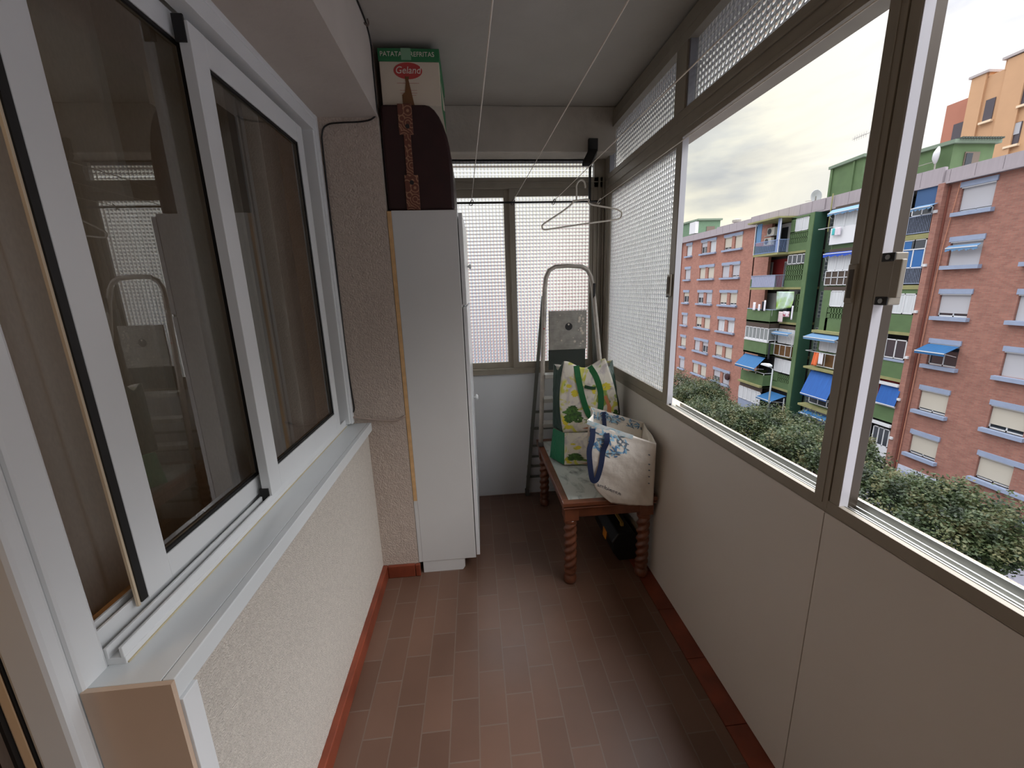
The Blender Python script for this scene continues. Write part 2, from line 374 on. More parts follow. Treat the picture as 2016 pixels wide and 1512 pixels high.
# frosted sash at far end of the right window (glass), stile + bright strip
fr = MB()
fr.box(XR-.001, XR+.022, 1.697, 1.742, .900, 2.02); fr.box(XR-.001, XR+.022, 2.545, 2.60, .900, 2.02)
fr.box(XR-.001, XR+.022, 1.742, 2.545, .922, .966); fr.box(XR-.001, XR+.022, 1.742, 2.545, 1.985, 2.02)
fo = fr.build('sash', bronze, W2, bevel=.0012)
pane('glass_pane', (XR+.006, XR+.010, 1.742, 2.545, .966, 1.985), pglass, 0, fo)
B(XR+.0005, XR+.026, 1.6945, 1.6965, .902, 2.02).build('sash_edge', mat('pale_aluminium', (196,196,200), .3, .3), W2, bevel=.001)
B(XR+.026, XR+.048, 1.745, 2.60, .902, .96).build('rear_sash_rail', bronze, W2)
# fixed post to the corner
ps = MB(); ps.box(XR-.004, XR+.03, 2.60, 2.66, .89, 2.11); ps.box(XR, XR+.07, 2.60, YF, .89, 2.44); ps.build('corner_post', bronze, W2, bevel=.002)
# transom panes
for a, b in ((1.776, 2.60), (.44, 1.692), (-.54, .36), (-1.3, -.62)):
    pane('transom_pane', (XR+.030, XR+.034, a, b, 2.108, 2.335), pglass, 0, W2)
fb = MB()
for a, b in ((1.776, 2.60), (.44, 1.692)):
    fb.box(XR+.004, XR+.03, a, a+.010, 2.108, 2.335); fb.box(XR+.004, XR+.03, b-.010, b, 2.108, 2.335)
fb.build('glazing_bead', mat('pale_aluminium_b', (150,150,156), .35, .5), W2)
# latches
la = E('latch', (XR-.01, 1.722, 1.39)); la.parent = W2; la.location = Vector((XR-.01, 1.722, 1.39))-ORG['window_2']
B(XR-.012, XR-.003, 1.705, 1.738, 1.40, 1.49).build('latch_plate', bronze, la, bevel=.002)
B(XR-.013, XR-.0125, 1.708, 1.735, 1.395, 1.402).build('latch_cap', black_met, la)
B(XR-.020, XR-.012, 1.712, 1.722, 1.41, 1.48).build('latch_pull', bronze_dark, la, bevel=.002)
pp = B(XR-.010, XR-.003, .846, .868, 1.397, 1.482).build('pull_plate', bronze, W2, bevel=.003)
B(XR-.0108, XR-.010, .851, .862, 1.408, 1.470).build('pull_recess', bronze_dark, pp)
lh = E('handle', (XR-.02, .775, 1.39)); lh.parent = W2; lh.location = Vector((XR-.02, .775, 1.39))-ORG['window_2']
B(XR-.004, XR+.024, .770, .8033, 1.395, 1.499).build('handle_body', bronze, lh, bevel=.002)
for z in (1.395, 1.482):
    B(XR-.007, XR-.004, .770, .796, z, z+.017).build('handle_cap', black_met, lh, bevel=.001)
    MB().lathe((XR-.0075, .783, z+.0085), [(.005, -.001), (.005, .001)], 14, 'X').build('screw', alu, lh)
B(XR-.008, XR+.004, .752, .7698, 1.41, 1.485).build('handle_grip', bronze, lh, bevel=.002)
MB().lathe((XR+.012, 1.685, .925), [(.0045, -.002), (.0045, .002)], 12, 'X').build('roller_screw', black_rub, W2)
# window outer slab (deepened to darken the upper panes)
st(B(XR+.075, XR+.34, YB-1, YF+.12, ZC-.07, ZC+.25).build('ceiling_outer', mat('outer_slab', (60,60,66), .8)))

# far window and wall
st(B(-.36, XR, YF, YF+.02, .004, .895).build('wall_far', panelw))
st(B(-.40, XR+.14, YF+.021, YF+.14, -.3, .895).build('wall_far_outer', plaster))
W3 = E('window_3', (.24, YF, .9)); W3['kind'] = 'structure'
m = MB(); y0, y1 = YF-.02, YF+.045
m.box(-.36, XR, y0, y1, .893, .925); m.box(-.36, XR, y0-.004, y1, .925, .932)
m.box(-.36, XR, y0, y1, 2.045, 2.105); m.box(-.36, XR, y0-.006, y0, 2.075, 2.080); m.box(-.36, XR, y0, y1, 2.205, 2.24)
m.box(.775, XR, y0, y1, .932, 2.205); m.box(.80, .812, y0-.012, y0, .932, 2.1); m.box(.828, .838, y0-.018, y0, .932, 2.1)
m.build('window_frame', bronze, W3, bevel=.0015)
def fsash(x0, x1, yy):
    s = MB(); s.box(x0, x0+.035, yy, yy+.02, .932, 2.045); s.box(x1-.035, x1, yy, yy+.02, .932, 2.045)
    s.box(x0+.035, x1-.035, yy+.001, yy+.02, .932, .972); s.box(x0+.035, x1-.035, yy+.001, yy+.02, 2.0, 2.045)
    o = s.build('sash', bronze, W3, bevel=.0012)
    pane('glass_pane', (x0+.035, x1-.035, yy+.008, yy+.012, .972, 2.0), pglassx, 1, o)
fsash(-.34, .25, YF+.012); fsash(.247, .79, YF-.012)
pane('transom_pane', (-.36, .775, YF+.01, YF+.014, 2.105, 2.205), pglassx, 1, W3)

# ---------------------------------------------------------------- tall cabinet
cab = E('tall_cabinet', (-.2, 2.2, 0))
cx0, cx1, cz0, cz1, cy0, cy1 = -.352, -.054, .066, 1.792, 1.905, 2.52
cw = mat('white_melamine', (206,205,202), .42, var=.03, vscale=3)
cb_ = MB(); cb_.box(cx0+.018, cx1, cy0, cy1, cz0, cz1); cb_.build('carcass', cw, cab, bevel=.002)
B(cx0, cx0+.018, cy0+.001, cy1, cz0, .42).build('carcass_side', cw, cab)
B(cx0, cx0+.018, cy0, cy1, .42, cz1-.002).build('back_edge', mat('raw_chipboard_edge', (214,172,120), .7, var=.15, vscale=40), cab)
MB().prism([(cx0+.02, 0), (cx1-.072, 0), (cx1-.060, .018), (cx1-.060, cz0), (cx0+.02, cz0)], 'Y', cy0+.003, cy1-.02).build('plinth', cw, cab)
wd = mat('white_door_laminate', (216,217,218), .25, var=.02)
def cdoor(z0, z1, op):
    a = (cx1+.004, cy0+.003); b = (cx1+.004+op, cy1-.003); n = Vector((b[1]-a[1], -(b[0]-a[0]), 0)).normalized()*.018
    q = [Vector((a[0], a[1], 0)), Vector((b[0], b[1], 0)), Vector((b[0], b[1], 0))+n, Vector((a[0], a[1], 0))+n]
    return MB().hexa([p+Vector((0, 0, z0)) for p in q], [p+Vector((0, 0, z1)) for p in q]).build('door', wd, cab, bevel=.0015)
d1 = cdoor(1.384, 1.780, .010); d2 = cdoor(.080, 1.374, .006)
MB().lathe((cx1+.024, 2.32, 1.575), [(.005, 0), (.005, .012), (.013, .016), (.014, .021), (.009, .026)], 16, 'X').build('knob', white_alu, d1, smooth=True)
MB().lathe((cx1+.024, 2.32, .835), [(.007, 0), (.006, .012), (.017, .016), (.018, .023), (.011, .029)], 16, 'X').build('knob', white_alu, d2, smooth=True)
MB().lathe((cx1+.0245, 1.935, .50), [(.004, 0), (.004, .001)], 10, 'X').build('screw_hole', black_rub, d2)
tag(cab, 'tall narrow white cabinet standing against the pier, suitcase and box on top', 'cabinet')

# suitcase on the cabinet
su = E('suitcase', (-.2, 2.1, cz1))
leather = mat('dark_burgundy_leather', (50,22,22), .45, var=.3, vscale=10, bump=.2, bscale=200, bdist=.001)
def rr(x0, x1, z0, z1, r0, r1, n=8):
    pts = [(x0, z0), (x1, z0)]
    for k in range(n+1):
        a = k/n*PI/2; pts.append((x1-r1[0]+r1[0]*math.cos(a), z1-r1[1]+r1[1]*math.sin(a)))
    for k in range(5):
        a = PI/2+k/4*PI/2; pts.append((x0+r0+r0*math.cos(a), z1-r0+r0*math.sin(a)))
    return pts
prof = rr(-.348, -.062, cz1+.002, 2.206, .02, (.10, .26))
MB().prism(prof, 'Y', 1.925, 2.34).build('shell', leather, su, bevel=.012, smooth=False)
pais = bpy.data.materials.new('paisley_strap_print'); pais.use_nodes = True
nt = pais.node_tree; w = node(nt, 'ShaderNodeTexVoronoi'); w.inputs['Scale'].default_value = 26; tc = node(nt, 'ShaderNodeTexCoord')
s1 = node(nt, 'ShaderNodeMath', operation='MULTIPLY'); s1.inputs[1].default_value = 26; s2 = node(nt, 'ShaderNodeMath', operation='SINE')
rp = node(nt, 'ShaderNodeValToRGB'); rp.color_ramp.elements[0].color = lin((104,58,44)); rp.color_ramp.elements[1].color = lin((156,116,88)); rp.color_ramp.elements[0].position = .45; rp.color_ramp.elements[1].position = .6
nt.links.new(tc.outputs['Object'], w.inputs['Vector']); nt.links.new(w.outputs['Distance'], s1.inputs[0]); nt.links.new(s1.outputs[0], s2.inputs[0]); nt.links.new(s2.outputs[0], rp.inputs[0])
nt.links.new(rp.outputs[0], nt.nodes['Principled BSDF'].inputs['Base Color'])
B(-.274, -.216, 1.918, 1.926, 2.09, 2.204).build('strap', pais, su, bevel=.002)
B(-.257, -.228, 1.9195, 1.926, 1.93, 2.10).build('strap', pais, su, bevel=.001)
B(-.268, -.210, 1.918, 1.926, cz1+.004, 1.935).build('strap', pais, su, bevel=.002)
for z in (2.12, 1.905): MB().lathe((-.238, 1.917, z), [(.009, 0), (.009, .002), (.005, .002)], 16, 'Y').build('strap_stud', black_met, su)
B(-.35, -.34, 1.93, 1.99, 1.86, 2.08).build('handle', black_rub, su, bevel=.003)
tag(su, 'dark burgundy suitcase with a paisley strap, standing on top of the white cabinet', 'suitcase')

# cardboard box on the suitcase
bx = E('cardboard_box', (-.2, 2.1, 2.207))
bcard = mat('white_printed_cardboard', (206,192,172), .7, var=.05); bgreen = mat('green_printed_band', (44,112,68), .6)
B(-.335, -.094, 1.945, 2.26, 2.2075, 2.366).build('carton', bcard, bx, bevel=.002)
B(-.338, -.091, 1.942, 2.263, 2.366, 2.412).build('lid', bgreen, bx, bevel=.002)
MB().prism([(1.97, 2.2075), (2.25, 2.2075), (2.25, 2.30), (2.10, 2.25), (2.0, 2.30), (1.97, 2.33)], 'X', -.0938, -.0930).build('side_stripe', bgreen, bx)
MB().prism([(1.966, 2.36), (2.25, 2.36), (2.25, 2.33), (2.0, 2.32)], 'X', -.0938, -.0930).build('side_stripe', bgreen, bx)
red = mat('red_logo_ink', (176,62,58), .6); wht = mat('white_print', (214,206,192), .6)
ov = [(-.222+.058*math.cos(a), 2.333+.030*math.sin(a)) for a in [k*PI/18 for k in range(36)]]
MB().prism(ov, 'Y', 1.9440, 1.9448).build('logo', red, bx)
ov = [(-.222+.052*math.cos(a), 2.335+.024*math.sin(a)) for a in [k*PI/18 for k in range(36)]]
text('lettering', 'PATATAS PREFRITAS', (-.220, 1.9412, 2.390), (PI/2, 0, 0), .024, wht, bx)
text('lettering', 'Geland', (-.222, 1.9432, 2.334), (PI/2, 0, 0), .036, wht, bx, shear=.2)
for z, w_ in ((2.288, .045), (2.262, .035), (2.252, .035), (2.244, .03)): B(-.225-w_, -.225+w_, 1.9442, 1.9448, z, z+.0012).build('print_line', mat('faded_red_ink', (176,110,98), .7), bx)
MB().prism([(-.252, 2.2078), (-.205, 2.2078), (-.222, 2.30), (-.218, 2.312), (-.236, 2.312), (-.234, 2.29), (-.240, 2.255), (-.252, 2.245)], 'Y', 1.9425, 1.9432).build('tape', mat('brown_packing_tape', (112,74,42), .35), bx)
B(-.245, -.205, 1.9405, 1.9415, 2.370, 2.412).build('tape', mat('clear_tape', (120,160,128), .3), bx)
tag(bx, 'white and green frozen-potato cardboard box stacked on the dark suitcase', 'box')

# ---------------------------------------------------------------- cables
cbm = mat('black_cable_rubber', (18,15,14), .5)
def spline(pts, n=8):
    P = [Vector(p) for p in pts]; out = []
    for i in range(len(P)-1):
        a = P[max(i-1, 0)]; b = P[i]; c = P[i+1]; d = P[min(i+2, len(P)-1)]
        for k in range(n):
            t = k/n; out.append(.5*((2*b)+(c-a)*t+(2*a-5*b+4*c-d)*t*t+(3*b-a-3*c+d)*t**3))
    return out+[P[-1]]
yc = YP-.006
tag(MB().tube(spline([(-.349, -.6, 2.436), (-.3485, .6, 2.43), (-.3485, 1.6, 2.434), (-.349, 1.86, 2.42), (-.3495, 1.884, 2.30), (-.3525, 1.888, 2.17), (-.372, 1.890, 2.138), (-.42, yc, 2.128), (-.50, yc, 2.124), (-.553, yc, 2.116), (-.577, yc, 2.085), (-.582, yc, 2.0), (-.586, yc, 1.6), (-.590, yc, 1.2), (-.586, yc, 1.0), (-.583, yc, .93), (-.590, yc, .905)]), .0032, 8).build('cable', cbm, smooth=True), 'thin black cable running along the beam and down the pier beside the window', 'cable')
tag(MB().tube(spline([(-.612, yc-.004, .888), (-.56, yc-.005, .877), (-.504, yc-.004, .866), (-.44, yc-.004, .858), (-.40, yc-.004, .856), (-.375, yc-.004, .862), (-.352, yc-.004, .878)]), .005, 8).build('cable', mat('grey_cable', (168,150,138), .6), smooth=True), 'pale grey cable crossing the rough pier just above the window sill', 'cable')
hk = MB().tube(spline([(-.352, 1.80, 2.42), (-.340, 1.80, 2.41), (-.335, 1.80, 2.42), (-.338, 1.80, 2.432)]), .003, 8)
tag(hk.build('hook', mat('old_hook_metal', (120,104,96), .5, .6), smooth=True), 'small metal cup hook screwed into the beam above the box', 'hook')

# ---------------------------------------------------------------- clothes line rack
rk = E('clothesline', (.3, 2.42, 1.92))
MB().tube([(-.30, 2.42, 1.918), (.745, 2.42, 1.918)], .0055, 10).build('bar', black_met, rk, smooth=True)
dirx = -.0265
for i, x in enumerate((.014, .245, .475, .735)):
    z1_ = 1.925
    MB().tube([(x, 2.42, 1.923), (x-dirx*3.5*(1 if i != 3 else -.15), -1.08, 1.923)], .0016, 6).build('cord', mat('white_cord', (214,208,196), .7), rk)
    MB().tube(spline([(x-.012, 2.418, 1.905), (x, 2.410, 1.929), (x+.010, 2.42, 1.931), (x+.006, 2.43, 1.912), (x-.006, 2.412, 1.903)]), .0022, 6).build('knot', black_met if i != 3 else mat('white_cord', (0,0,0)), rk)
MB().tube([(-.30, -1.08, 1.918), (.80, -1.08, 1.918)], .0055, 10).build('bar', black_met, rk)
for x in (-.25, .75): B(x-.01, x+.01, -1.12, -1.07, 1.91, ZC).build('hanger_arm', black_met, rk)
B(.672, .684, 2.405, 2.418, 1.914, 2.105).build('hanger_arm', black_met, rk)
bk = MB(); bk.box(.697, .750, 2.508, 2.530, 2.203, 2.270); bk.hexa([(.630,2.40,2.095),(.684,2.40,2.095),(.750,2.53,2.190),(.697,2.53,2.190)], [(.630,2.40,2.112),(.684,2.40,2.112),(.750,2.508,2.215),(.697,2.508,2.215)])
bk.build('bracket', black_met, rk, bevel=.001)
tag(rk, 'ceiling clothes line of white cords on a black bar with a wall bracket', 'clothesline')

# hanger
hy = 2.19
hg = E('clothes_hanger', (.57, hy, 1.75))
hm = mat('white_hanger_plastic', (214,208,196), .4)
def sc(p): return (p[0]*hy/2.3, hy, 1.45+(p[1]-1.45)*hy/2.3)
MB().tube([sc(p) for p in spline([(.556,1.895,0),(.545,1.880,0),(.50,1.848,0),(.42,1.80,0),(.392,1.782,0),(.388,1.768,0),(.398,1.757,0),(.44,1.760,0),(.60,1.780,0),(.76,1.798,0),(.812,1.806,0),(.826,1.822,0),(.822,1.842,0),(.79,1.856,0),(.70,1.872,0),(.645,1.884,0),(.64,1.905,0),(.60,1.903,0),(.560,1.899,0)], 6)], .0042, 8, closed=True).build('frame', hm, hg, smooth=True)
MB().tube([sc(p) for p in spline([(.575,1.90,0),(.575,1.95,0),(.574,1.972,0),(.583,1.992,0),(.600,2.002,0),(.616,1.993,0),(.622,1.972,0),(.622,1.962,0)], 6)], .0042, 8).build('hook', hm, hg, smooth=True)
tag(hg, 'white plastic clothes hanger hanging from a cord of the clothes line', 'hanger')

# ---------------------------------------------------------------- ladder
ld = E('stepladder', (.6, 2.63, 0))
lam = mat('worn_aluminium', (184,176,166), .4, .35, var=.18, vscale=30)
lgr = mat('grey_green_ladder_rail', (112,114,108), .5, .4, var=.15)
FY = lambda z: 2.432+(z-.46)*.164
Lx = lambda z: .384+.066*(z-.46)
Rx = lambda z: .757+(1.5-z)*.062
path = [(Lx(z), FY(z), z) for z in (.4605, .7, .9, 1.1, 1.3, 1.44)]+[(.458, 2.603, 1.51), (.480, 2.610, 1.556), (.52, 2.613, 1.578), (.60, 2.613, 1.582), (.69, 2.612, 1.574), (.727, 2.610, 1.553), (.748, 2.604, 1.51)]+[(Rx(z), FY(z), z) for z in (1.44, 1.2, .9, .7, .4605)]
MB().tube(path, .0145, 12).build('front_frame', lam, ld, smooth=True)
for f_ in (Lx, Rx): B(f_(.46)-.017, f_(.46)+.017, 2.416, 2.448, .4592, .485).build('rubber_foot', mat('grey_rubber', (84,82,78), .7), ld, bevel=.003)
rf = MB()
rf.bar((.447, 2.640, 1.40), (.316, 2.655, .02), .022, .018, (0,1,0)); rf.bar((.775, 2.640, 1.40), (.832, 2.655, .02), .022, .018, (0,1,0))
for z in (.14, .22, .50, .62): rf.bar((.30+.1*z, 2.655, z), (.83, 2.655, z), .012, .015)
rf.build('rear_frame', lgr, ld)
B(.303, .330, 2.635, 2.672, 0, .045).build('rubber_foot', mat('grey_rubber', (84,82,78), .7), ld, bevel=.003)
rib = mat('ribbed_grey_plate', (172,168,160), .5, .1, var=.25, vscale=25)
pt = MB(); pt.box(.463, .706, 2.538, 2.550, 1.062, 1.308)
for k in range(30): pt.box(.467, .702, 2.5355, 2.538, 1.066+k*.0080, 1.0705+k*.0080)
po = pt.build('top_platform', rib, ld, bevel=.0015)
MB().lathe((.590, 2.535, 1.208), [(.022, 0), (.024, .001), (.024, .003)], 20, 'Y').build('maker_badge', black_met, po)
spl = MB()
rs_ = random.Random(2)
for k in range(26):
    x, z = rs_.uniform(.475, .695), rs_.uniform(1.075, 1.30)
    if k < 16: x = rs_.uniform(.64, .695)
    r = rs_.uniform(.002, .009); spl.lathe((x, 2.5350, z), [(r, 0), (r*.6, -.0008)], 8, 'Y')
spl.build('paint_splash', wht, po)['kind'] = 'stuff'
B(.465, .705, 2.560, 2.572, .93, 1.06).build('tool_tray', mat('dark_green_plastic', (52,60,56), .5), ld)
for z in (.915, .765, .608): B(Lx(z)+.010, Rx(z)-.010, FY(z)-.03, FY(z)+.045, z-.026, z).build('tread', mat('grey_tread', (168,166,160), .5, .1, var=.1), ld, bevel=.002)
for z in (.30, .38): B(.34, .80, 2.645, 2.655, z-.012, z).build('rear_brace', lgr, ld)
for x, z in ((.446, 1.42), (.762, 1.42)): B(x-.008, x+.008, 2.570, 2.578, z-.05, z+.05).build('hinge_plate', black_met if x > .6 else lam, ld, bevel=.004)
MB().lathe((.433, 2.536, 1.20), [(.005, 0), (.005, .006)], 10, 'Y').build('rivet', red, ld)
tag(ld, 'folded aluminium stepladder with paint-splashed platform leaning in the far corner', 'ladder')

# ---------------------------------------------------------------- table
tb = E('coffee_table', (.60, 2.12, 0))
tx0, tx1, ty0, ty1, th = .372, .834, 1.705, 2.555, .455
fm = MB()
def ring(x0, x1, y0, y1, w, z0, z1, mb):
    mb.box(x0, x1, y0, y0+w, z0, z1); mb.box(x0, x1, y1-w, y1, z0, z1); mb.box(x0, x0+w, y0+w, y1-w, z0, z1); mb.box(x1-w, x1, y0+w, y1-w, z0, z1)
ring(tx0, tx1, ty0, ty1, .034, th-.018, th+.004, fm)
ring(tx0+.008, tx1-.008, ty0+.008, ty1-.008, .03, th-.024, th-.018, fm); ring(tx0+.003, tx1-.003, ty0+.003, ty1-.003, .03, th-.032, th-.024, fm)
fm.build('top_frame', woodt, tb, bevel=.005)
ap = MB(); ring(tx0+.02, tx1-.02, ty0+.02, ty1-.02, .02, th-.085, th-.030, ap); ap.build('apron', woodt, tb, bevel=.003)
marb = bpy.data.materials.new('grey_green_marble'); marb.use_nodes = True; nt = marb.node_tree
tc = node(nt, 'ShaderNodeTexCoord'); n1 = node(nt, 'ShaderNodeTexNoise'); n1.inputs['Scale'].default_value = 16; n1.inputs['Detail'].default_value = 8; n1.inputs['Distortion'].default_value = 1.2
mp = node(nt, 'ShaderNodeMapping'); mp.inputs['Scale'].default_value = (1, .5, 1); nt.links.new(tc.outputs['Object'], mp.inputs[0]); nt.links.new(mp.outputs[0], n1.inputs['Vector'])
rp = node(nt, 'ShaderNodeValToRGB'); e = rp.color_ramp.elements; e[0].position = .28; e[0].color = lin((104,110,108)); e[1].position = .5; e[1].color = lin((186,190,184))
x_ = e.new(.40); x_.color = lin((160,166,160)); nt.links.new(n1.outputs['Fac'], rp.inputs[0]); bs = nt.nodes['Principled BSDF']; nt.links.new(rp.outputs[0], bs.inputs['Base Color']); bs.inputs['Roughness'].default_value = .22
B(tx0+.034, tx1-.034, ty0+.034, ty1-.034, th-.018, th-.001).build('marble_top', marb, tb)
def twisted_leg(x, y):
    n = 20; prof = [(0, .030), (.012, .033), (.030, .033), (.040, .027), (.048, .024), (.056, .030), (.064, .030), (.072, .025)]
    vs = []; zs = [p[0] for p in prof]; rs = [p[1] for p in prof]
    H0, H1 = .078, .330; K = 46
    for k in range(K+1): zs.append(H0+(H1-H0)*k/K); rs.append(.0285)
    for z, r in ((.336, .026), (.342, .034), (.352, .034), (.358, .028)): zs.append(z); rs.append(r)
    mb = MB()
    for z, r in zip(zs, rs):
        tw = H0 <= z <= H1
        for k in range(n):
            a = 2*PI*k/n; rr_ = r
            if tw: rr_ = r*(1+.16*math.cos(2*(a-z*2*PI/.085)))
            mb.v.append((x+rr_*math.cos(a), y+rr_*math.sin(a), z))
    m_ = len(zs); mb.f = [(i*n+k, i*n+(k+1) % n, (i+1)*n+(k+1) % n, (i+1)*n+k) for i in range(m_-1) for k in range(n)]+[tuple(range(n-1, -1, -1)), tuple((m_-1)*n+k for k in range(n))]
    mb.box(x-.034, x+.034, y-.034, y+.034, .357, th-.028)
    return mb.build('leg', woodt, tb, smooth=False, sub=0)
for x in (tx0+.046, tx1-.046):
    for y in (ty0+.046, ty1-.046):
        o = twisted_leg(x, y)
        for p in o.data.polygons: p.use_smooth = len(p.vertices) == 4 and max(o.data.vertices[i].co.z for i in p.vertices) < .35
tag(tb, 'low reddish wooden table with marble top and barley-twist legs along the parapet', 'table')

# toolbox under the table
tl = E('toolbox', (.73, 1.98, 0))
blk = mat('black_plastic', (20,22,24), .45, var=.2)
MB().prism([(.715, 0), (.815, 0), (.822, .06), (.815, .125), (.790, .165), (.705, .165), (.672, .115), (.682, .05)], 'Y', 1.865, 2.20).build('body', blk, tl, bevel=.006)
org_ = mat('orange_plastic', (206,128,36), .4)
MB().hexa([(.667,1.96,.07),(.672,1.96,.07),(.672,2.01,.07),(.667,2.01,.07)], [(.671,1.955,.12),(.676,1.955,.12),(.676,2.015,.12),(.671,2.015,.12)]).build('latch', org_, tl, bevel=.002)
hd = MB(); hd.box(.742, .760, 1.93, 2.12, .178, .186); hd.box(.742, .760, 1.93, 1.95, .163, .18); hd.box(.742, .760, 2.10, 2.12, .163, .18); hd.build('handle', mat('ochre_handle_plastic', (150,118,52), .5), tl, bevel=.003)
tag(tl, 'black toolbox with ochre handle on the floor under the table', 'toolbox')

# ---------------------------------------------------------------- shopping bags
def print_mat(name):
    """cream woven bag print: loose yellow blossoms, a kale head low down, red and orange vegetables"""
    m = bpy.data.materials.new(name); m.use_nodes = True; nt = m.node_tree; L = nt.links.new; b = nt.nodes['Principled BSDF']; b.inputs['Roughness'].default_value = .42
    tc = node(nt, 'ShaderNodeTexCoord')
    def layer(prev, scale, lo, hi, col, seed, dist=1.0):
        mp = node(nt, 'ShaderNodeMapping'); mp.inputs['Location'].default_value = (seed, seed*.7, seed*.3); L(tc.outputs['Object'], mp.inputs[0])
        n = node(nt, 'ShaderNodeTexNoise'); n.inputs['Scale'].default_value = scale; n.inputs['Detail'].default_value = 3; n.inputs['Distortion'].default_value = dist; L(mp.outputs[0], n.inputs['Vector'])
        r = node(nt, 'ShaderNodeMapRange'); r.inputs['From Min'].default_value = lo; r.inputs['From Max'].default_value = hi; L(n.outputs['Fac'], r.inputs['Value'])
        x = node(nt, 'ShaderNodeMix', data_type='RGBA'); L(r.outputs[0], x.inputs[0])
        if prev is None: x.inputs[6].default_value = lin((226,220,206))
        else: L(prev, x.inputs[6])
        x.inputs[7].default_value = lin(col); return x.outputs[2]
    o = layer(None, 11, .50, .66, (196,188,186), 3.1, 2)
    o = layer(o, 12, .57, .64, (206,204,84), 9.7)
    o = layer(o, 14, .62, .68, (150,172,74), 15.2)
    L(o, b.inputs['Base Color']); return m
bagp = print_mat('vegetable_print_woven')
gg = mat('green_woven_gusset', (22,116,76), .45, bump=.5, bscale=30, bdist=.01)
gd = mat('dark_green_woven_gusset', (28,58,46), .5, bump=.5, bscale=30, bdist=.01)
gs = mat('green_webbing', (16,100,52), .6)
kale = mat('kale_green_ink', (34,66,36), .6, col2=(80,122,52), vscale=60)
def bilin(q, u, v): return lerp(lerp(q[0], q[1], u), lerp(q[3], q[2], u), v)
def wall(q, bulge, nrm, seed, nu=22, nv=26, amp=.006, dip=0, belly=0):
    nrm = Vector(nrm)
    def f(u, v):
        p = bilin(q, u, v); e_ = math.sin(PI*u)*math.sin(PI*min(v*1.02, 1))**.6
        d = bulge*e_+amp*(noise.noise((u*3.2+seed, v*3.6, seed))+.5*noise.noise((u*8+seed, v*9, seed*2)))*(.25+.75*math.sin(PI*u))
        p.z -= dip*math.sin(PI*u)**2*v**6; p.x += belly*(u-.5)*math.sin(PI*v)
        return p+nrm*d
    return f
def bag_walls(par, bot, top, mats, bulges, seed, amp=.006, dip=0, belly=0):
    """bot/top: front-left, front-right, back-right, back-left"""
    out = []
    nm = ('front_panel', 'side_gusset', 'back_panel', 'side_gusset'); c = sum((Vector(p) for p in bot), Vector())/4
    for i in range(4):
        a, b_ = i, (i+1) % 4; q = (bot[a], bot[b_], top[b_], top[a]); mid = (Vector(bot[a])+Vector(bot[b_]))/2; n_ = (mid-c); n_.z = 0; n_.normalize()
        f = wall(q, bulges[i], n_, seed+i, amp=amp, dip=dip, belly=belly if i == 0 else 0)
        out.append((MB().grid(f, 22, 26).build(nm[i], mats[i], par, smooth=True, solid=.0012), f))
    MB().add(bot, [(0, 1, 2, 3)]).build('base_panel', mats[1], par, solid=.0012)
    return out
def decal(fn, n_, poly, name, m, par, off=.0022):
    pts = [Vector(fn(u, v))+Vector(n_)*off for u, v in poly]; k = len(pts); c = sum(pts, Vector())/k
    return MB().add([c]+pts, [(0, i+1, (i+1) % k+1) for i in range(k)]).build(name, m, par)
def strip(fn, n_, line, w, name, m, par, off=.003):
    """webbing lying on a bag face along uv points"""
    P = [Vector(fn(min(max(u, 0), 1), min(max(v, 0), 1)))+Vector(n_)*off+Vector((0, 0, max(0, v-1)*.3)) for u, v in line]; P = spline(P, 4); vs = []
    for i, p in enumerate(P):
        d = (P[min(i+1, len(P)-1)]-P[max(i-1, 0)]).normalized(); s_ = d.cross(Vector(n_)).normalized()*w/2; vs += [p-s_, p+s_]
    return MB().add(vs, [(2*i, 2*i+1, 2*i+3, 2*i+2) for i in range(len(P)-1)]).build(name, m, par, solid=.0012)
def blob(u, v, ru, rv, seed, n=54):
    return [(u+ru*math.cos(a)*(1+.28*noise.noise((math.cos(a)*3, math.sin(a)*3, seed))+(.20 if rv > .025 else .1)*math.sin(9*a+seed)), v+rv*math.sin(a)*(1+.28*noise.noise((math.cos(a)*3, math.sin(a)*3, seed+9)))) for a in [2*PI*k/n for k in range(n)]]
tz = th+.0045
def veg(fn, n_, par, low):
    for k, (u, v, a, b_) in enumerate(((.20, .27, .13, .10), (.13, .20, .07, .06), (.28, .22, .09, .07), (.22, .34, .08, .05))):
        decal(fn, n_, blob(u, v, a, b_, k+low), 'print_kale', kale, par, .0022+.0003*k)
    yl = mat('yellow_print_ink', (222,206,60), .6)
    for k, (u, v, a, b_) in enumerate(((.07, .17, .05, .07), (.10, .08, .06, .03), (.26, .56, .06, .05), (.84, .63, .09, .05), (.16, .66, .05, .025), (.60, .60, .035, .06))):
        decal(fn, n_, blob(u, v, a, b_, k+5+low), 'print_blossom', yl, par, .0018)
    decal(fn, n_, [(.25, .16), (.55, .10), (.60, .15), (.40, .20)], 'print_stem', mat('stem_green_ink', (110,146,70), .6), par, .0026)
    decal(fn, n_, [(.50, .15), (.72, .26), (.80, .26), (.80, .18), (.60, .10)], 'print_tomato', mat('tomato_ink', (178,48,34), .6), par, .0030)
    decal(fn, n_, [(.76, .50), (.82, .52), (.88, .34), (.86, .18), (.79, .18), (.81, .38)], 'print_carrot', mat('carrot_ink', (214,140,96), .6), par, .0034)
    decal(fn, n_, [(.34, .06), (.60, .04), (.70, .10), (.50, .09)], 'print_carrot', mat('carrot_dark_ink', (176,104,60), .6), par, .0034)
    decal(fn, n_, blob(.95, .24, .045, .07, 33), 'print_kale', kale, par, .003)
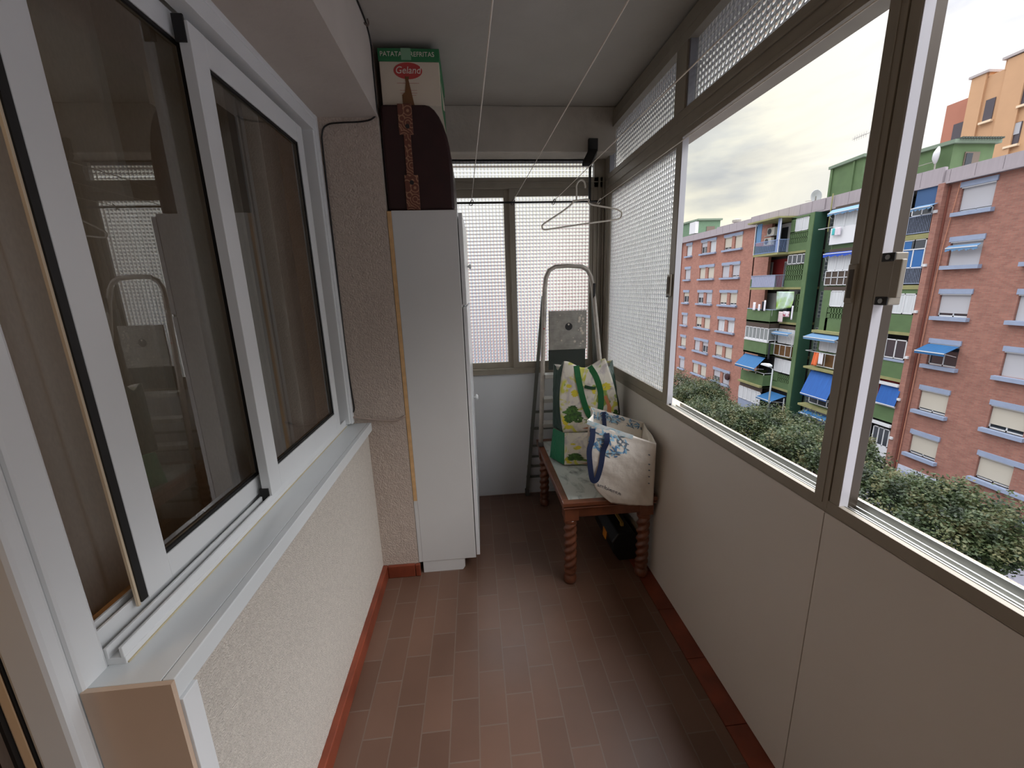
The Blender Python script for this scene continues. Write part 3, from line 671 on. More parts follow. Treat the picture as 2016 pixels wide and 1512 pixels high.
# lower bag
b1 = E('shopping_bag', (.60, 2.2, tz))
botA = [(.470, 2.125, tz), (.755, 2.085, tz), (.815, 2.235, tz), (.410, 2.250, tz)]
topA = [(.478, 2.150, .645), (.770, 2.110, .645), (.805, 2.230, .64), (.430, 2.240, .645)]
wA = bag_walls(b1, botA, topA, (bagp, gg, bagp, gg), (.012, .01, .01, .012), 11, .005)
nA = Vector((-.14, -.99, 0)).normalized(); veg(wA[0][1], nA, b1, 3)
tag(b1, 'lower vegetable-print shopping bag with bright green side, lying flat on the table', 'shopping bag')
# upper bag
b2 = E('shopping_bag', (.62, 2.2, .647))
botB = [(.468, 2.150, .648), (.782, 2.110, .648), (.825, 2.235, .648), (.432, 2.265, .648)]
topB = [(.482, 2.185, 1.052), (.708, 2.160, 1.062), (.780, 2.245, 1.035), (.440, 2.275, 1.020)]
wB = bag_walls(b2, botB, topB, (bagp, gd, bagp, gd), (.022, .015, .02, .012), 23, .010, .045, .045)
veg(wB[0][1], nA, b2, 13)
strip(wB[0][1], nA, [(.30, 1.0), (.33, .80), (.38, .55), (.44, .34), (.50, .235), (.60, .235), (.68, .34), (.72, .55), (.69, .78), (.62, 1.0)], .032, 'carry_strap', gs, b2, .006)
strip(wB[0][1], nA, [(.44, .66), (.54, .64), (.64, .63)], .018, 'strap_loop', mat('dark_green_webbing', (14,66,38), .6), b2, .010)
tag(b2, 'upper vegetable-print shopping bag with green straps standing on the lower bag, against the ladder', 'shopping bag')
# white canvas bag
b3 = E('canvas_bag', (.68, 1.8, tz))
canv = mat('white_canvas', (218,212,202), .8, var=.05, vscale=14, bump=.35, bscale=45, bdist=.006)
botC = [(.600, 1.692, .452), (.800, 1.680, .430), (.826, 1.93, tz), (.585, 1.95, tz)]
topC = [(.483, 1.710, .862), (.788, 1.655, .752), (.822, 1.88, .775), (.570, 1.955, .850)]
q = (botC[0], botC[1], topC[1], topC[0]); nC = Vector((-.16, -.98, .0)).normalized()
def fC(u, v):
    p = bilin(q, u, v); p.x += -.045*math.sin(PI*v)*(1-u)*.4-.0; p.x -= .028*math.sin(PI*min(v*1.1, 1))*(1-u)**2
    if v < .35: p.x -= (1-u)*.05*math.sin(PI*v/.35)*.5
    return p+nC*(.012*math.sin(PI*u)*math.sin(PI*v)+.004*noise.noise((u*4, v*5, 2))+.002*noise.noise((u*11, v*13, 4))+.010*(1-v)*math.sin(PI*u))
MB().grid(fC, 30, 36).build('front_panel', canv, b3, smooth=True, solid=.0016)
botG = [(.600, 1.700, tz), (.800, 1.700, tz)]+botC[2:]
cl = Vector(sum((Vector(p) for p in botC), Vector())/4)
for i, nm in ((1, 'side_gusset'), (2, 'back_panel'), (3, 'side_gusset')):
    a, b_ = i, (i+1) % 4; qq = (botG[a], botG[b_], topC[b_], topC[a]); mid = (Vector(botC[a])+Vector(botC[b_]))/2; n_ = mid-cl; n_.z = 0; n_.normalize()
    if i == 3:
        def fl(u, v, qq=qq, n_=n_): p = bilin(qq, u, v); e_ = Vector(fC(0, v))-bilin(q, 0, v); return p+e_*u-n_*.02*math.sin(PI*u)*v
        MB().grid(fl, 16, 24).build(nm, canv, b3, smooth=True, solid=.0016)
    else:
        fb_ = wall(qq, .008, n_, 41+i, amp=.006); MB().grid(fb_, 20, 24).build(nm, canv, b3, smooth=True, solid=.0016)
MB().add(botG, [(0, 1, 2, 3)]).build('base_panel', canv, b3)
navy = mat('navy_webbing', (20,36,70), .7)
aqua = mat('aqua_hem_print', (160,196,208), .7, col2=(210,216,216), vscale=50)
strip(fC, nC, [(.0, .985), (.2, .98), (.5, .98), (.66, .98)], .020, 'hem_print', aqua, b3, .0018)
def flv(u, v, k): return blob(u, v, .045 if k % 2 else .03, .02 if k % 3 else .035, k, 14)
leafc = [mat('blue_leaf_ink', (82,126,168), .7), mat('slate_leaf_ink', (98,112,124), .7), mat('pale_blue_leaf_ink', (140,184,208), .7)]
rl = random.Random(5)
for k in range(80):
    t_ = rl.random(); u = .02+.54*t_; v = .94-.34*rl.random()*(1-abs(t_-.5)*1.0)
    a = rl.uniform(0, PI); L_, w_ = rl.uniform(.03, .06), .014; aspect = .75
    poly = [(u+(L_*math.cos(q_)*math.cos(a)-w_*math.sin(q_)*math.sin(a)), v+aspect*(L_*math.cos(q_)*math.sin(a)+w_*math.sin(q_)*math.cos(a))) for q_ in [j*PI/5 for j in range(10)]]
    if all(0 < p[0] < 1 and p[1] < 1 for p in poly): decal(fC, nC, poly, 'leaf_print', leafc[k % 3], b3, .0016+.0001*(k % 5))
bk_ = wall((botC[1+1], botC[3], topC[3], topC[2]), .008, Vector((0, 1, 0)), 43, amp=.006)
rl = random.Random(9)
nb = Vector((0, -1, 0))
for k in range(70):
    u, v = rl.uniform(.03, .97), rl.uniform(.87, .985); a = rl.uniform(0, PI); L_, w_ = .05, .012
    poly = [(u+(L_*math.cos(q_)*math.cos(a)-w_*math.sin(q_)*math.sin(a)), min(v+.6*(L_*math.cos(q_)*math.sin(a)+w_*math.sin(q_)*math.cos(a)), 1)) for q_ in [j*PI/5 for j in range(10)]]
    decal(bk_, nb, poly, 'leaf_print', leafc[k % 3], b3, .006)
# side (outer) small marks on right of the front panel
for k, v in enumerate((.80, .66, .57, .47, .36)): decal(fC, nC, blob(.90, v, .018, .010, k, 10), 'leaf_print', leafc[1], b3, .002)
# handle loop hanging at the left
hp = spline([fC(.07, .93)+nC*.006, fC(.06, .80)+nC*.010, (.489, 1.688, .72), (.496, 1.684, .63), (.503, 1.682, .588), (.514, 1.682, .576), (.527, 1.682, .590), (.543, 1.683, .65), (.553, 1.684, .72), fC(.27, .84)+nC*.010, fC(.27, .93)+nC*.006], 5); vs = []
for i, p in enumerate(hp):
    d = (hp[min(i+1, len(hp)-1)]-hp[max(i-1, 0)]).normalized(); s_ = d.cross(nC).normalized()*.0120; vs += [p-s_, p+s_]
MB().add(vs, [(2*i, 2*i+1, 2*i+3, 2*i+2) for i in range(len(hp)-1)]).build('carry_strap', navy, b3, solid=.0014)
strip(bk_, nb, [(.75, .99), (.74, .80), (.70, .62)], .022, 'carry_strap', navy, b3, .007)
tx_ = text('lettering', 'ambiente', tuple(ORG[b3.name]), (0, 0, 0), 1.0, mat('navy_letter_ink', (30,44,66), .7), b3, ext=.0, shear=.35)
xs_ = [v.co.x for v in tx_.data.vertices]; x0_, x1_ = min(xs_), max(xs_)
for v in tx_.data.vertices:      # printed on the cloth: letters follow its surface, slanting down to the right
    t_ = (v.co.x-x0_)/(x1_-x0_); hh = v.co.y
    v.co = Vector(fC(.035+.36*t_-.02*hh, .255-.085*t_+.085*hh))+nC*.0018-ORG[b3.name]
tx_.location = (0, 0, 0)
tag(b3, 'white canvas tote with blue leaf print and navy straps at the table front edge', 'tote bag')
SKYPATCH = (.485, .846, .245)
EXPO = 0.42

# ================================================================ OUTSIDE
GZ = -12.6
brick = brick_mat('red_facing_brick', (154,106,92), (140,92,80), (134,112,100), .26, .075, .008, .85, 'YZ', (0, 0), .35, .5, .16)
bluec = mat('pale_blue_painted_concrete', (138,150,172), .7, var=.08, vscale=3)
bluer = mat('blue_grey_railing', (128,148,186), .6)
green = mat('green_painted_render', (84,108,70), .8, var=.14, vscale=1.2)
dgreen = mat('dark_green_render', (40,78,60), .85, var=.14, vscale=1.0)
olive = mat('olive_slab_paint', (140,138,92), .85, var=.15, vscale=2)
band = mat('grey_mauve_parapet_sheet', (152,144,148), .7, var=.07, vscale=2, stretch=(1,4,.3))
shut = mat('cream_roller_shutter', (180,174,160), .7); shut2 = mat('grey_roller_shutter', (168,168,172), .7)
wfr = mat('white_window_frame', (198,200,202), .5)
dglass = mat('dark_window_glass', (44,50,56), .12, spec=.8)
wcur = mat('white_net_curtain', (196,200,202), .9, var=.18, vscale=3, stretch=(1,8,.2))
awb = mat('blue_awning_canvas', (34,92,140), .8, var=.12, vscale=2, stretch=(1,6,.3)); awl = mat('light_blue_awning_canvas', (90,126,160), .8)
awd = mat('royal_blue_awning_canvas', (32,72,170), .8)
brown = mat('brown_panel', (96,66,30), .6, var=.25, vscale=3); brownd = mat('dark_brown_panel', (66,54,44), .6)
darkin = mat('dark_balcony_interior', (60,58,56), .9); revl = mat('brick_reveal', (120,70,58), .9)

brickf = brick_mat('light_red_facing_brick', (164,114,98), (150,100,86), (136,112,100), .26, .075, .008, .85, 'YZ', (0, 0), .35, .5, .14)
# ground
gr = B(.95+.6, 160, -60, 200, GZ-.3, GZ); st(gr.build('street_ground', mat('asphalt', (112,112,116), .9, var=.1, vscale=1)))
st(B(21.5, 26.2, -40, 120, GZ, GZ+.14).build('pavement', mat('pale_paving', (140,140,150), .85, var=.08, vscale=1.5)))
st(B(21.3, 21.5, -40, 120, GZ, GZ+.16).build('kerb_strip', mat('kerb_concrete', (150,148,148), .9)))
st(B(14, 18.6, -40, 120, GZ, GZ+.14).build('path', mat('pale_paving', (0,0,0))))

# ---- long apartment block across the street
FX = 26.0
bd_ = E('apartment_building', (30, 30, GZ))
def P_(name, m, *bxs, parent=None, bevel=0, label=None):
    mb = MB()
    for b in bxs: mb.box(*b)
    return mb.build(name, m, parent or bd_, bevel=bevel, label=label)
def level(i): return 6.18-2.74*i
def zc(z): return z
def brick_block(y0, y1, wins, zt=6.35, zb=-9.3):
    """brick wall with real window openings; wins = (y0, y1, ztop, zbot)"""
    ys = sorted({y0, y1} | {w[0] for w in wins} | {w[1] for w in wins}); zs = sorted({zb, zt} | {w[2] for w in wins} | {w[3] for w in wins})
    mb = MB()
    for a in range(len(ys)-1):
        run = None
        for c in range(len(zs)-1):
            ym = (ys[a]+ys[a+1])/2; zm = (zs[c]+zs[c+1])/2
            hole = any(w[0] < ym < w[1] and w[3] < zm < w[2] for w in wins)
            if not hole: mb.box(FX, FX+.25, ys[a], ys[a+1], zs[c], zs[c+1])
    return mb
def bwindow(y0, y1, zt, i, rs, cream=True, group=None, head=True, curtain_=False):
    """one window: frame with panes, roller shutter down by rs, box on top; opening zt-.34 .. zt-1.5"""
    z1, z0 = zt-.30, zt-1.50
    mb = MB(); x = FX+.13; t = .055
    mb.box(x, x+.05, y0, y0+t, z0, z1); mb.box(x, x+.05, y1-t, y1, z0, z1); mb.box(x, x+.05, y0, y1, z0, z0+t*1.3); mb.box(x, x+.05, y0, y1, z1-t, z1); ym = (y0+y1)/2; mb.box(x, x+.05, ym-.03, ym+.03, z0, z1)
    o = mb.build('window', wfr, bd_)
    B(x+.025, x+.035, y0+t, y1-t, z0+t, z1-t).build('pane', wcur if curtain_ else dglass, o)
    B(FX-.02, x+.04, y0+.01, y1-.01, z1-.02, z1+.09).build('shutter_box', wfr, o)
    if rs > 0: B(x-.03, x-.01, y0+.05, y1-.03, z1-.02-(z1-z0)*rs, z1).build('shutter', shut if cream else shut2, o)
    return o
# left (far) brick part: columns of window pairs
colC = ((38.90, 40.10), (40.55, 41.80)); colB = ((43.25, 44.45), (44.95, 46.15)); colA = ((48.15, 49.45),)
holes = []; rw = random.Random(11)
LW = []
for i in range(7):
    zt = level(i)
    for col in (colC, colB, colA, ((53.0, 54.2), (54.7, 55.9)), ((58.2, 59.4),)):
        for a, b in col: holes.append((a, b, zt-.26, zt-1.50)); LW.append((a, b, zt, i))
brick_block(37.0, 62, holes, 6.35, -12.6).build('brick_wall', brickf, bd_)
sh_amt = {(0, 0): (.78, 1), (0, 1): (.40, .0), (0, 2): (0,), (1, 0): (.95, .84), (1, 1): (.95, .92), (1, 2): (.95,), (2, 0): (.80, .82), (2, 1): (.45, .88), (2, 2): (.35,),
          (3, 0): (.0, .15), (3, 1): (.70, .98), (3, 2): (.9,), (4, 0): (.85, .96), (4, 1): (.98, .35), (4, 2): (.85,), (5, 0): (.55, 1), (5, 1): (.98, .98), (5, 2): (1,)}
cols = (colC, colB, colA)
for (a, b, zt, i) in LW:
    ci = 0 if a < 42 else 1 if a < 47 else 2 if a < 50 else 3
    k = 0
    if ci < 3 and i < 6:
        t = sh_amt[(i, ci)]; k = 0 if (len(t) == 1 or a < (40.3 if ci == 0 else 44.7)) else 1
        # the nearer window of each pair is on the right in the street view
        rs_v = t[::-1][k] if len(t) > 1 else t[0]
    else: rs_v = rw.choice((.6, .9, 1))
    bwindow(a, b, zt, i, rs_v, cream=((i+ci) % 2 == 0), curtain_=(rs_v < .2))
for i in range(7):
    zt = level(i)
    for nm_, (a, b) in (('C', (38.84, 41.86)), ('B', (43.19, 46.21)), ('A', (48.09, 49.51)), ('D', (52.9, 56.0)), ('F', (58.1, 59.5))):
        P_('lintel', bluec, (FX-.07, FX+.02, a, b, zt-.26, zt)); P_('sill', bluec, (FX-.22, FX+.12, a-.10, b+.06, zt-1.68, zt-1.50))
P_('drainpipe', revl, (FX-.08, FX, 50.4, 50.55, -12.6, 6.3))
# right (near) brick part
holes = []; RW = []
rsR = {0: (.90, .9), 1: (1, .9), 2: (.82, 1), 3: (.1, .98), 4: (.86, .78), 5: (.85, .88)}
for i in range(7):
    zt = level(i)+.05
    for a, b in ((19.46, 20.94), (16.12, 17.56), (13.95, 15.30), (9.6, 11.0), (6.2, 7.6)):
        holes.append((a, b, zt-.26, zt-1.50)); RW.append((a, b, zt, i))
brick_block(2, 21.55, holes, 6.35, -12.6).build('brick_wall', brick, bd_)
for a, b, zt, i in RW:
    v = rsR.get(i, (.9, .9)); bwindow(a, b, zt, i, v[0] if a > 19 else v[1] if a > 16 else .9, cream=(a < 19 and i > 3) or i > 3)
for i in range(7):
    zt = level(i)+.05
    for a, b in ((19.40, 20.99), (13.9 if i > 4 else 16.06, 17.62), (9.5, 11.1), (6.1, 7.7)) + (() if i > 4 else ((13.9, 15.36),)):
        P_('lintel', bluec, (FX-.07, FX+.02, a, b, zt-.26, zt)); P_('sill', bluec, (FX-.24, FX+.12, a-.10, b+.09, zt-1.70, zt-1.50))
# dark core behind everything
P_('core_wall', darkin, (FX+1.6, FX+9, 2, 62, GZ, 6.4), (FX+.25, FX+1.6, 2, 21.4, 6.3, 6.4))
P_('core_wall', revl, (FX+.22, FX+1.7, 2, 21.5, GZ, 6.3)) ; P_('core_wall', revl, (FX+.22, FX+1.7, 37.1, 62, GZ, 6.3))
# roof parapet band with seams, following the plan
pb = MB()
for a, b, x, zt in ((2, 21.8, FX-.12, 7.05), (21.8, 29.4, FX-.22, 7.22), (29.4, 37.5, FX-.30, 7.20), (37.5, 43.2, FX-.12, 7.12), (43.2, 62, FX-.12, 7.0)):
    y = a
    while y < b-.01:
        e_ = min(y+1.15, b); pb.box(x, x+.18, y+.012, e_-.012, 6.38, zt); pb.box(x+.02, x+.2, y, e_, 6.40, zt-.02); y = e_
pb.box(FX-.3, FX+10, 2, 62, 6.30, 6.40)
pb.build('parapet_band', band, bd_)
P_('roof_edge_pipe', olive, (FX-.38, FX-.33, 28.7, 28.76, 4.8, 7.35))

# ---- balcony bay: left stack (front at x 24.5), green column (x 25.4), pier, core, right stack
LX, GX, PX, RX = 24.5, 25.4, 25.2, 25.2
zs_ = [3.52-2.765*i for i in range(6)]
L0, L1 = 32.06, 35.02      # near and far ends of the left stack
for i, z in enumerate(zs_):
    P_('balcony_slab', olive, (LX-(.25 if i > 3 else 0), FX+1.6, L0, L1, z, z+.17), (GX-.05, FX+1.6, 30.0, L0, z, z+.17), bevel=.01)
    P_('balcony_side', green, (LX+.02, FX+1.6, L1-.12, L1, z+.17, z+.9))
P_('balcony_slab', olive, (LX-.35, FX+1.6, L0-.2, L1+.6, 6.28, 6.40))
back = FX+.95
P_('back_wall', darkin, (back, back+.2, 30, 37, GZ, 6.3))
P_('side_wall', brick, (FX, FX+1.6, L1, 37.0, GZ, 6.3)) if False else P_('side_wall', revl, (FX+.0, FX+1.6, 36.9, 37.05, GZ, 6.3))
P_('brick_wall', brickf, (FX, FX+.25, L1, 37.0, GZ, 6.35))
def railing(x, y0, y1, z0, z1, m=bluer, step=.11, solid=None, side=None):
    mb = MB(); mb.box(x-.02, x+.02, y0, y1, z1-.04, z1); mb.box(x-.015, x+.015, y0, y1, z0+.04, z0+.08)
    y = y0
    while y < y1: mb.box(x-.01, x+.01, y, y+.022, z0+.04, z1); y += step
    if side:
        mb.box(x, side, y0-.02, y0+.02, z1-.04, z1); xx = x
        while xx < side: mb.box(xx, xx+.022, y0-.01, y0+.01, z0+.04, z1); xx += step
    o = mb.build('railing', m, bd_)
    if solid: B(x+.03, x+.05, y0, y1, z0+.05, z1-.05).build('railing_cloth', solid, o)
    return o
# 0: top balcony
z = zs_[0]+.17
railing(LX+.03, L0, L1, z, 4.70, side=GX)
for y in (L1-.03, L0+.02): P_('balcony_post', wfr, (LX+.0, LX+.05, y-.03, y+.03, z, 6.3))
P_('blue_blind', awl, (LX+.10, LX+.14, 34.35, 34.95, 4.7, 6.2))
P_('balcony_screen', wfr, (back-.06, back-.02, 32.4, 36.9, 3.7, 6.2))
P_('door_opening', dglass, (back-.10, back-.06, 32.4, 33.6, 3.7, 5.9)); P_('door_opening', dglass, (back-.10, back-.06, 34.2, 34.9, 3.7, 5.9))
P_('balcony_post', bluer, (LX+.04, LX+.12, 32.1, 32.4, z, 6.3))
# 1
z = zs_[1]+.17
railing(LX+.03, L0, L1, z, 1.95, m=bluec, solid=mat('lilac_cloth_screen', (186,186,206), .8), side=GX)
P_('red_wall', mat('dark_red_paint', (128,34,36), .8), (back-.08, back-.04, 32.3, 36.9, .9, 3.3))
o = P_('window', wfr, (back-.12, back-.08, 35.5, 36.8, 1.2, 3.1)); B(back-.14, back-.12, 35.55, 36.75, 1.25, 3.05).build('shutter', shut2, o)
o = P_('balcony_door', wfr, (back-.12, back-.08, 32.4, 34.1, .9, 3.05))
for a in (32.45, 33.3): B(back-.14, back-.12, a, a+.75, .95, 2.98).build('pane', dglass, o)
# 2
z = zs_[2]+.17
P_('parapet', green, (LX, LX+.1, L0, L1, zs_[2], -.90), (LX+.1, GX, L0, L0+.1, zs_[2], -.90))
P_('parapet_cap', bluec, (LX-.03, LX+.13, L0-.03, L1, -.90, -.84), (LX+.1, GX, L0-.03, L0+.13, -.90, -.84))
P_('balcony_screen', wfr, (back-.10, back-.06, 34.6, 36.8, -1.8, .4)); P_('door_opening', dglass, (back-.12, back-.08, 32.4, 34.2, -1.8, .3))
# 3 enclosed
def glazing(x, y0, y1, z0, z1, n, m=wfr, glz=wcur, side=None, top=None, t=.06):
    mb = MB(); mb.box(x-.02, x+.03, y0, y1, z0, z0+t); mb.box(x-.02, x+.03, y0, y1, z1-t, z1)
    for k in range(n+1): y = y0+(y1-y0-t)*k/n; mb.box(x-.02, x+.03, y, y+t, z0, z1)
    if side: mb.box(x, side, y0-.02, y0+.03, z0, z0+t); mb.box(x, side, y0-.02, y0+.03, z1-t, z1)
    o = mb.build('window', m, bd_); B(x+.005, x+.015, y0+t*.5, y1-t*.5, z0+t*.5, z1-t*.5).build('pane', glz, o)
    if side: B(x+.03, side, y0, y0+.012, z0, z1).build('pane', glz, o)
    return o
P_('window_head', brownd, (LX+.03, LX+.08, L0, L1, -2.42, zs_[2]), (LX+.05, GX, L0, L0+.05, -2.42, zs_[2]))
glazing(LX+.03, L0, L1, -3.46, -2.42, 6, side=GX, glz=mat('grey_net_curtain', (128,134,134), .8, var=.3, vscale=3, stretch=(1,5,.2)))
P_('parapet', green, (LX, LX+.1, L0, L1, zs_[3], -3.62), (LX+.1, GX, L0, L0+.1, zs_[3], -3.62)); P_('parapet_cap', wfr, (LX-.05, LX+.12, L0-.04, L1, -3.62, -3.46))
# 4
P_('parapet', green, (LX, LX+.1, L0, L1, zs_[4], -6.46), (LX+.1, GX, L0, L0+.1, zs_[4], -6.46))
mb = MB(); mb.box(LX+.02, LX+.06, L0, L1, -6.30, -6.26); mb.box(LX, GX, L0, L0+.04, -6.30, -6.26)
for y in (L0, L0+1, L0+2, L1-.05): mb.box(LX+.02, LX+.06, y, y+.04, -6.46, -6.26)
mb.build('railing', wfr, bd_)
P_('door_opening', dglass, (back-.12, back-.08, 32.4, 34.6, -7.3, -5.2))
# 5
glazing(LX-.05, L0, L1, -9.1, -7.95, 5, glz=wcur); P_('window_head', brownd, (LX, LX+.05, L0, L1, -7.95, zs_[4])); P_('parapet', bluec, (LX-.03, LX+.07, L0, L1, -12.6, -9.1))
# green column
def lattice(x, y0, y1, z0, z1, rows, n, m=green):
    mb = MB(); P_('lattice_back', dglass, (x+.14, x+.16, y0, y1, z0, z1)); hb = .07; H = (z1-z0)
    for k in range(rows+1): zz = z0+H*k/rows; mb.box(x, x+.12, y0, y1, max(zz-hb/2, z0), min(zz+hb/2, z1))
    for k in range(n+1): y = y0+(y1-y0)*k/n; mb.box(x, x+.12, max(y-.05, y0), min(y+.05, y1), z0, z1)
    return mb.build('lattice_panel', m, bd_)
G0, G1 = 30.0, L0
def greenfill(z0, z1, x=GX, a=G0, b=G1): P_('parapet', green, (x, x+.12, a, b, z0, z1))
greenfill(6.12, 6.30); greenfill(5.03, 5.17)
glazing(GX+.02, 30.3, 31.6, 5.14, 6.15, 2); P_('parapet', green, (GX, GX+.12, 31.6, G1, 5.1, 6.2)); P_('parapet', green, (GX, GX+.12, G0, 30.3, 5.1, 6.2))
lattice(GX, G0, G1, 4.28, 5.06, 2, 11); greenfill(zs_[0], 4.28)
glazing(GX+.02, 30.05, 32.0, 2.72, 3.44, 4, glz=dglass); lattice(GX, G0, G1, 1.46, 2.66, 3, 9); greenfill(zs_[1], 1.46)
P_('door_opening', dglass, (GX+.5, GX+.54, G0, G1, -1.5, .7)); lattice(GX, G0, 30.7, -1.0, .4, 3, 3); greenfill(zs_[2], -1.0)
P_('window_head', brownd, (GX-.02, GX+.05, G0+.1, G1-.1, -2.42, -2.15)); glazing(GX-.05, G0+.15, G1-.1, -3.60, -2.42, 2)
mb = MB(); x = GX-.3; a, b = G0+.1, G1-.1
for zz in (-3.72, -4.62): mb.box(x, x+.04, a, b, zz, zz+.05); mb.box(x, GX, a-.02, a+.02, zz, zz+.05)
for k in range(4): y = a+(b-a)*k/3; mb.box(x, x+.04, y-.02, y+.02, -4.62, -2.45 if k in (0, 3) else -3.7)
mb.build('balcony_frame', wfr, bd_); P_('panel', brown, (x+.05, x+.08, a, b, -4.58, -3.72), (x+.05, GX, a-.01, a+.01, -4.58, -3.72))
glazing(GX-.10, 30.05, 31.95, -6.0, -4.9, 2, side=GX); lattice(GX, G0, G1-.5, -6.85, -6.15, 2, 8); P_('parapet', green, (GX, GX+.12, G1-.5, G1, -6.9, -6.1)); greenfill(zs_[4], -6.85)
P_('door_opening', dglass, (GX+.5, GX+.54, G0, G1, -12.6, -7.7)); P_('balcony_post', wfr, (GX-.35, GX-.29, 30.1, 30.16, -12.6, -8.0))
# pier and stair core with glass bricks
P_('pier', green, (PX, PX+.05, 29.62, 30.02, GZ, 6.3)); P_('pier', dgreen, (PX+.05, 26.2, 29.60, 30.0, GZ, 6.3))
P_('stair_wall', mat('grey_green_render', (74,92,74), .85, var=.1), (26.45, 26.6, 27.0, 29.7, GZ, 6.3))
gbm = brick_mat('glass_block', (64,70,74), (86,94,98), (130,134,130), .28, .28, .03, .3, 'YZ', (0, 0), .4, 0, .3)
for i in range(6): P_('glass_block_panel', gbm, (26.42, 26.45, 28.35, 29.5, level(i)-2.1, level(i)-.1))
P_('drainpipe', olive, (26.3, 26.4, 28.1, 28.2, GZ, 6.3))
# right stack
S1_ = 23.9
R0, R1 = 25.3, 27.86
P_('side_wall', green, (RX+.1, 26.45, R1-.1, R1, GZ, 6.3)); P_('back_wall', green, (RX+.12, RX+.3, S1_, R1, GZ, 6.3))
P_('window_head', brownd, (RX, RX+.1, R0, R1, 5.85, 6.30))
glazing(RX, R0, R1-.05, 4.88, 5.86, 3); P_('parapet', mat('white_render', (206,208,210), .8), (RX-.12, RX+.1, R0, R1, 3.80, 4.90))
P_('window_head', brownd, (RX, RX+.1, R0, R1, 3.25, 3.5)); glazing(RX, R0, R1-.05, 2.03, 3.25, 4)
mb = MB(); x = RX-.04
for zz in (1.04, 1.55, 1.98): mb.box(x-.02, x+.02, R0, R1, zz, zz+.05)
for k in range(6): y = R0+(R1-R0)*k/5; mb.box(x-.02, x+.02, y-.02, y+.02, 1.04, 2.03)
mb.build('balcony_frame', wfr, bd_); P_('panel', brownd, (x+.03, x+.06, R0, R1, 1.06, 2.0))
P_('lintel', brownd, (RX, RX+.1, R0, R1, .70, .95)); glazing(RX, R0, 27.22, -.42, .68, 2); lattice(RX, R0, 27.35, -1.26, -.50, 2, 9); P_('parapet', green, (RX, RX+.12, R0, 27.4, -2.2, -1.26)); P_('parapet', green, (RX, RX+.12, 27.2, R1, -2.2, .7))
P_('balcony_slab', olive, (RX-.35, RX+.2, R0, R1+.2, -2.32, -2.14))
glazing(RX, R0, 27.56, -3.62, -2.74, 3); P_('window_head', brownd, (RX, RX+.1, R0, R1, -2.74, -2.3))
mb = MB(); x = RX-.06
for zz in (-3.80, -4.76): mb.box(x-.02, x+.02, R0, 27.66, zz, zz+.06)
for k in range(4): y = R0+(27.66-R0)*k/3; mb.box(x-.02, x+.02, y-.02, y+.02, -4.76, -3.8)
mb.build('balcony_frame', wfr, bd_); P_('panel', brown, (x+.03, x+.06, R0, 27.66, -4.72, -3.8))
P_('balcony_slab', olive, (RX-.45, RX+.2, R0, R1+.4, -5.02, -4.88)); P_('door_opening', dglass, (RX+.04, RX+.1, R0, 27.7, -7.3, -5.0))
glazing(RX-.1, R0, 27.7, -7.62, -7.15, 3, glz=dglass)
P_('balcony_slab', olive, (RX-.5, RX+.2, R0, R1+.4, -7.95, -7.80)); P_('door_opening', dglass, (RX+.04, RX+.1, R0, R1, -12.6, -8.0)); P_('window', wfr, (RX-.02, RX+.04, 27.1, 27.6, -10.6, -8.9))
# near strip of the bay next to the brick corner
SX, S0, S1 = 25.7, 21.86, 23.9
P_('window_frame_column', wfr, (SX-.02, SX+.06, 23.2, 23.3, -9.4, 6.4)); P_('drainpipe', revl, (FX-.08, FX, 21.45, 21.52, GZ, 6.2))
P_('blue_blind', mat('navy_blind', (54,84,122), .8), (SX+.1, SX+.14, S0+.05, 23.05, 5.2, 6.4)); glazing(SX+.05, S0+.1, 23.1, 4.85, 5.3, 2, glz=dglass)
railing(SX, S0, S1, 3.85, 4.86, m=bluec, step=.09)
P_('balcony_slab', olive, (SX-.05, FX+.2, S0, S1, 3.56, 3.84)); 
glazing(SX, S0+.05, 23.2, 1.95, 3.55, 2, glz=mat('blue_sliding_panel', (34,92,150), .4)); P_('transom', wfr, (SX-.03, SX+.02, S0+.05, 23.2, 2.98, 3.04)); P_('transom_glass', dglass, (SX-.02, SX, S0+.1, 22.7, 3.04, 3.5))
railing(SX-.02, S0, S1, 1.02, 1.97, m=bluec, step=.09)
P_('balcony_slab', olive, (SX-.05, FX+.2, S0, S1, .74, .98))
glazing(SX, S0+.05, 23.2, -.70, .50, 2); P_('window_head', green, (SX, SX+.1, S0, S1, .5, .76)); P_('parapet', green, (SX-.02, SX+.1, S0, S1, -1.78, -.74)); P_('balcony_slab', olive, (SX-.05, FX, S0, S1, -1.96, -1.78))
glazing(SX, S0+.05, 23.2, -3.42, -2.25, 2, glz=dglass); P_('parapet', green, (SX-.02, SX+.1, S0, S1, -4.62, -3.58)); P_('parapet_cap', bluec, (SX-.06, SX+.1, S0, S1, -3.60, -3.46)); P_('balcony_slab', olive, (SX-.05, FX, S0, S1, -4.80, -4.62))
P_('balcony_slab', wfr, (SX-.15, SX+.1, S0, S1, -5.12, -4.96)); P_('parapet', green, (SX-.02, SX+.1, S0, S1, -7.42, -6.46)); P_('parapet_cap', wfr, (SX-.08, SX+.1, S0, S1, -6.46, -6.34)); P_('red_wall', mat('dark_red_paint', (0,0,0)), (SX+.3, SX+.32, S0, S1, -6.4, -4.8))
P_('balcony_slab', wfr, (SX-.2, SX+.1, S0, S1, -7.72, -7.58)); glazing(SX, S0+.05, 23.0, -9.1, -7.9, 3, glz=dglass); P_('parapet', wfr, (SX-.02, SX+.1, S0, 23.1, -10.4, -9.1))
P_('side_wall', brick, (SX-.05, FX+.02, 21.54, 21.86, GZ, 6.35))
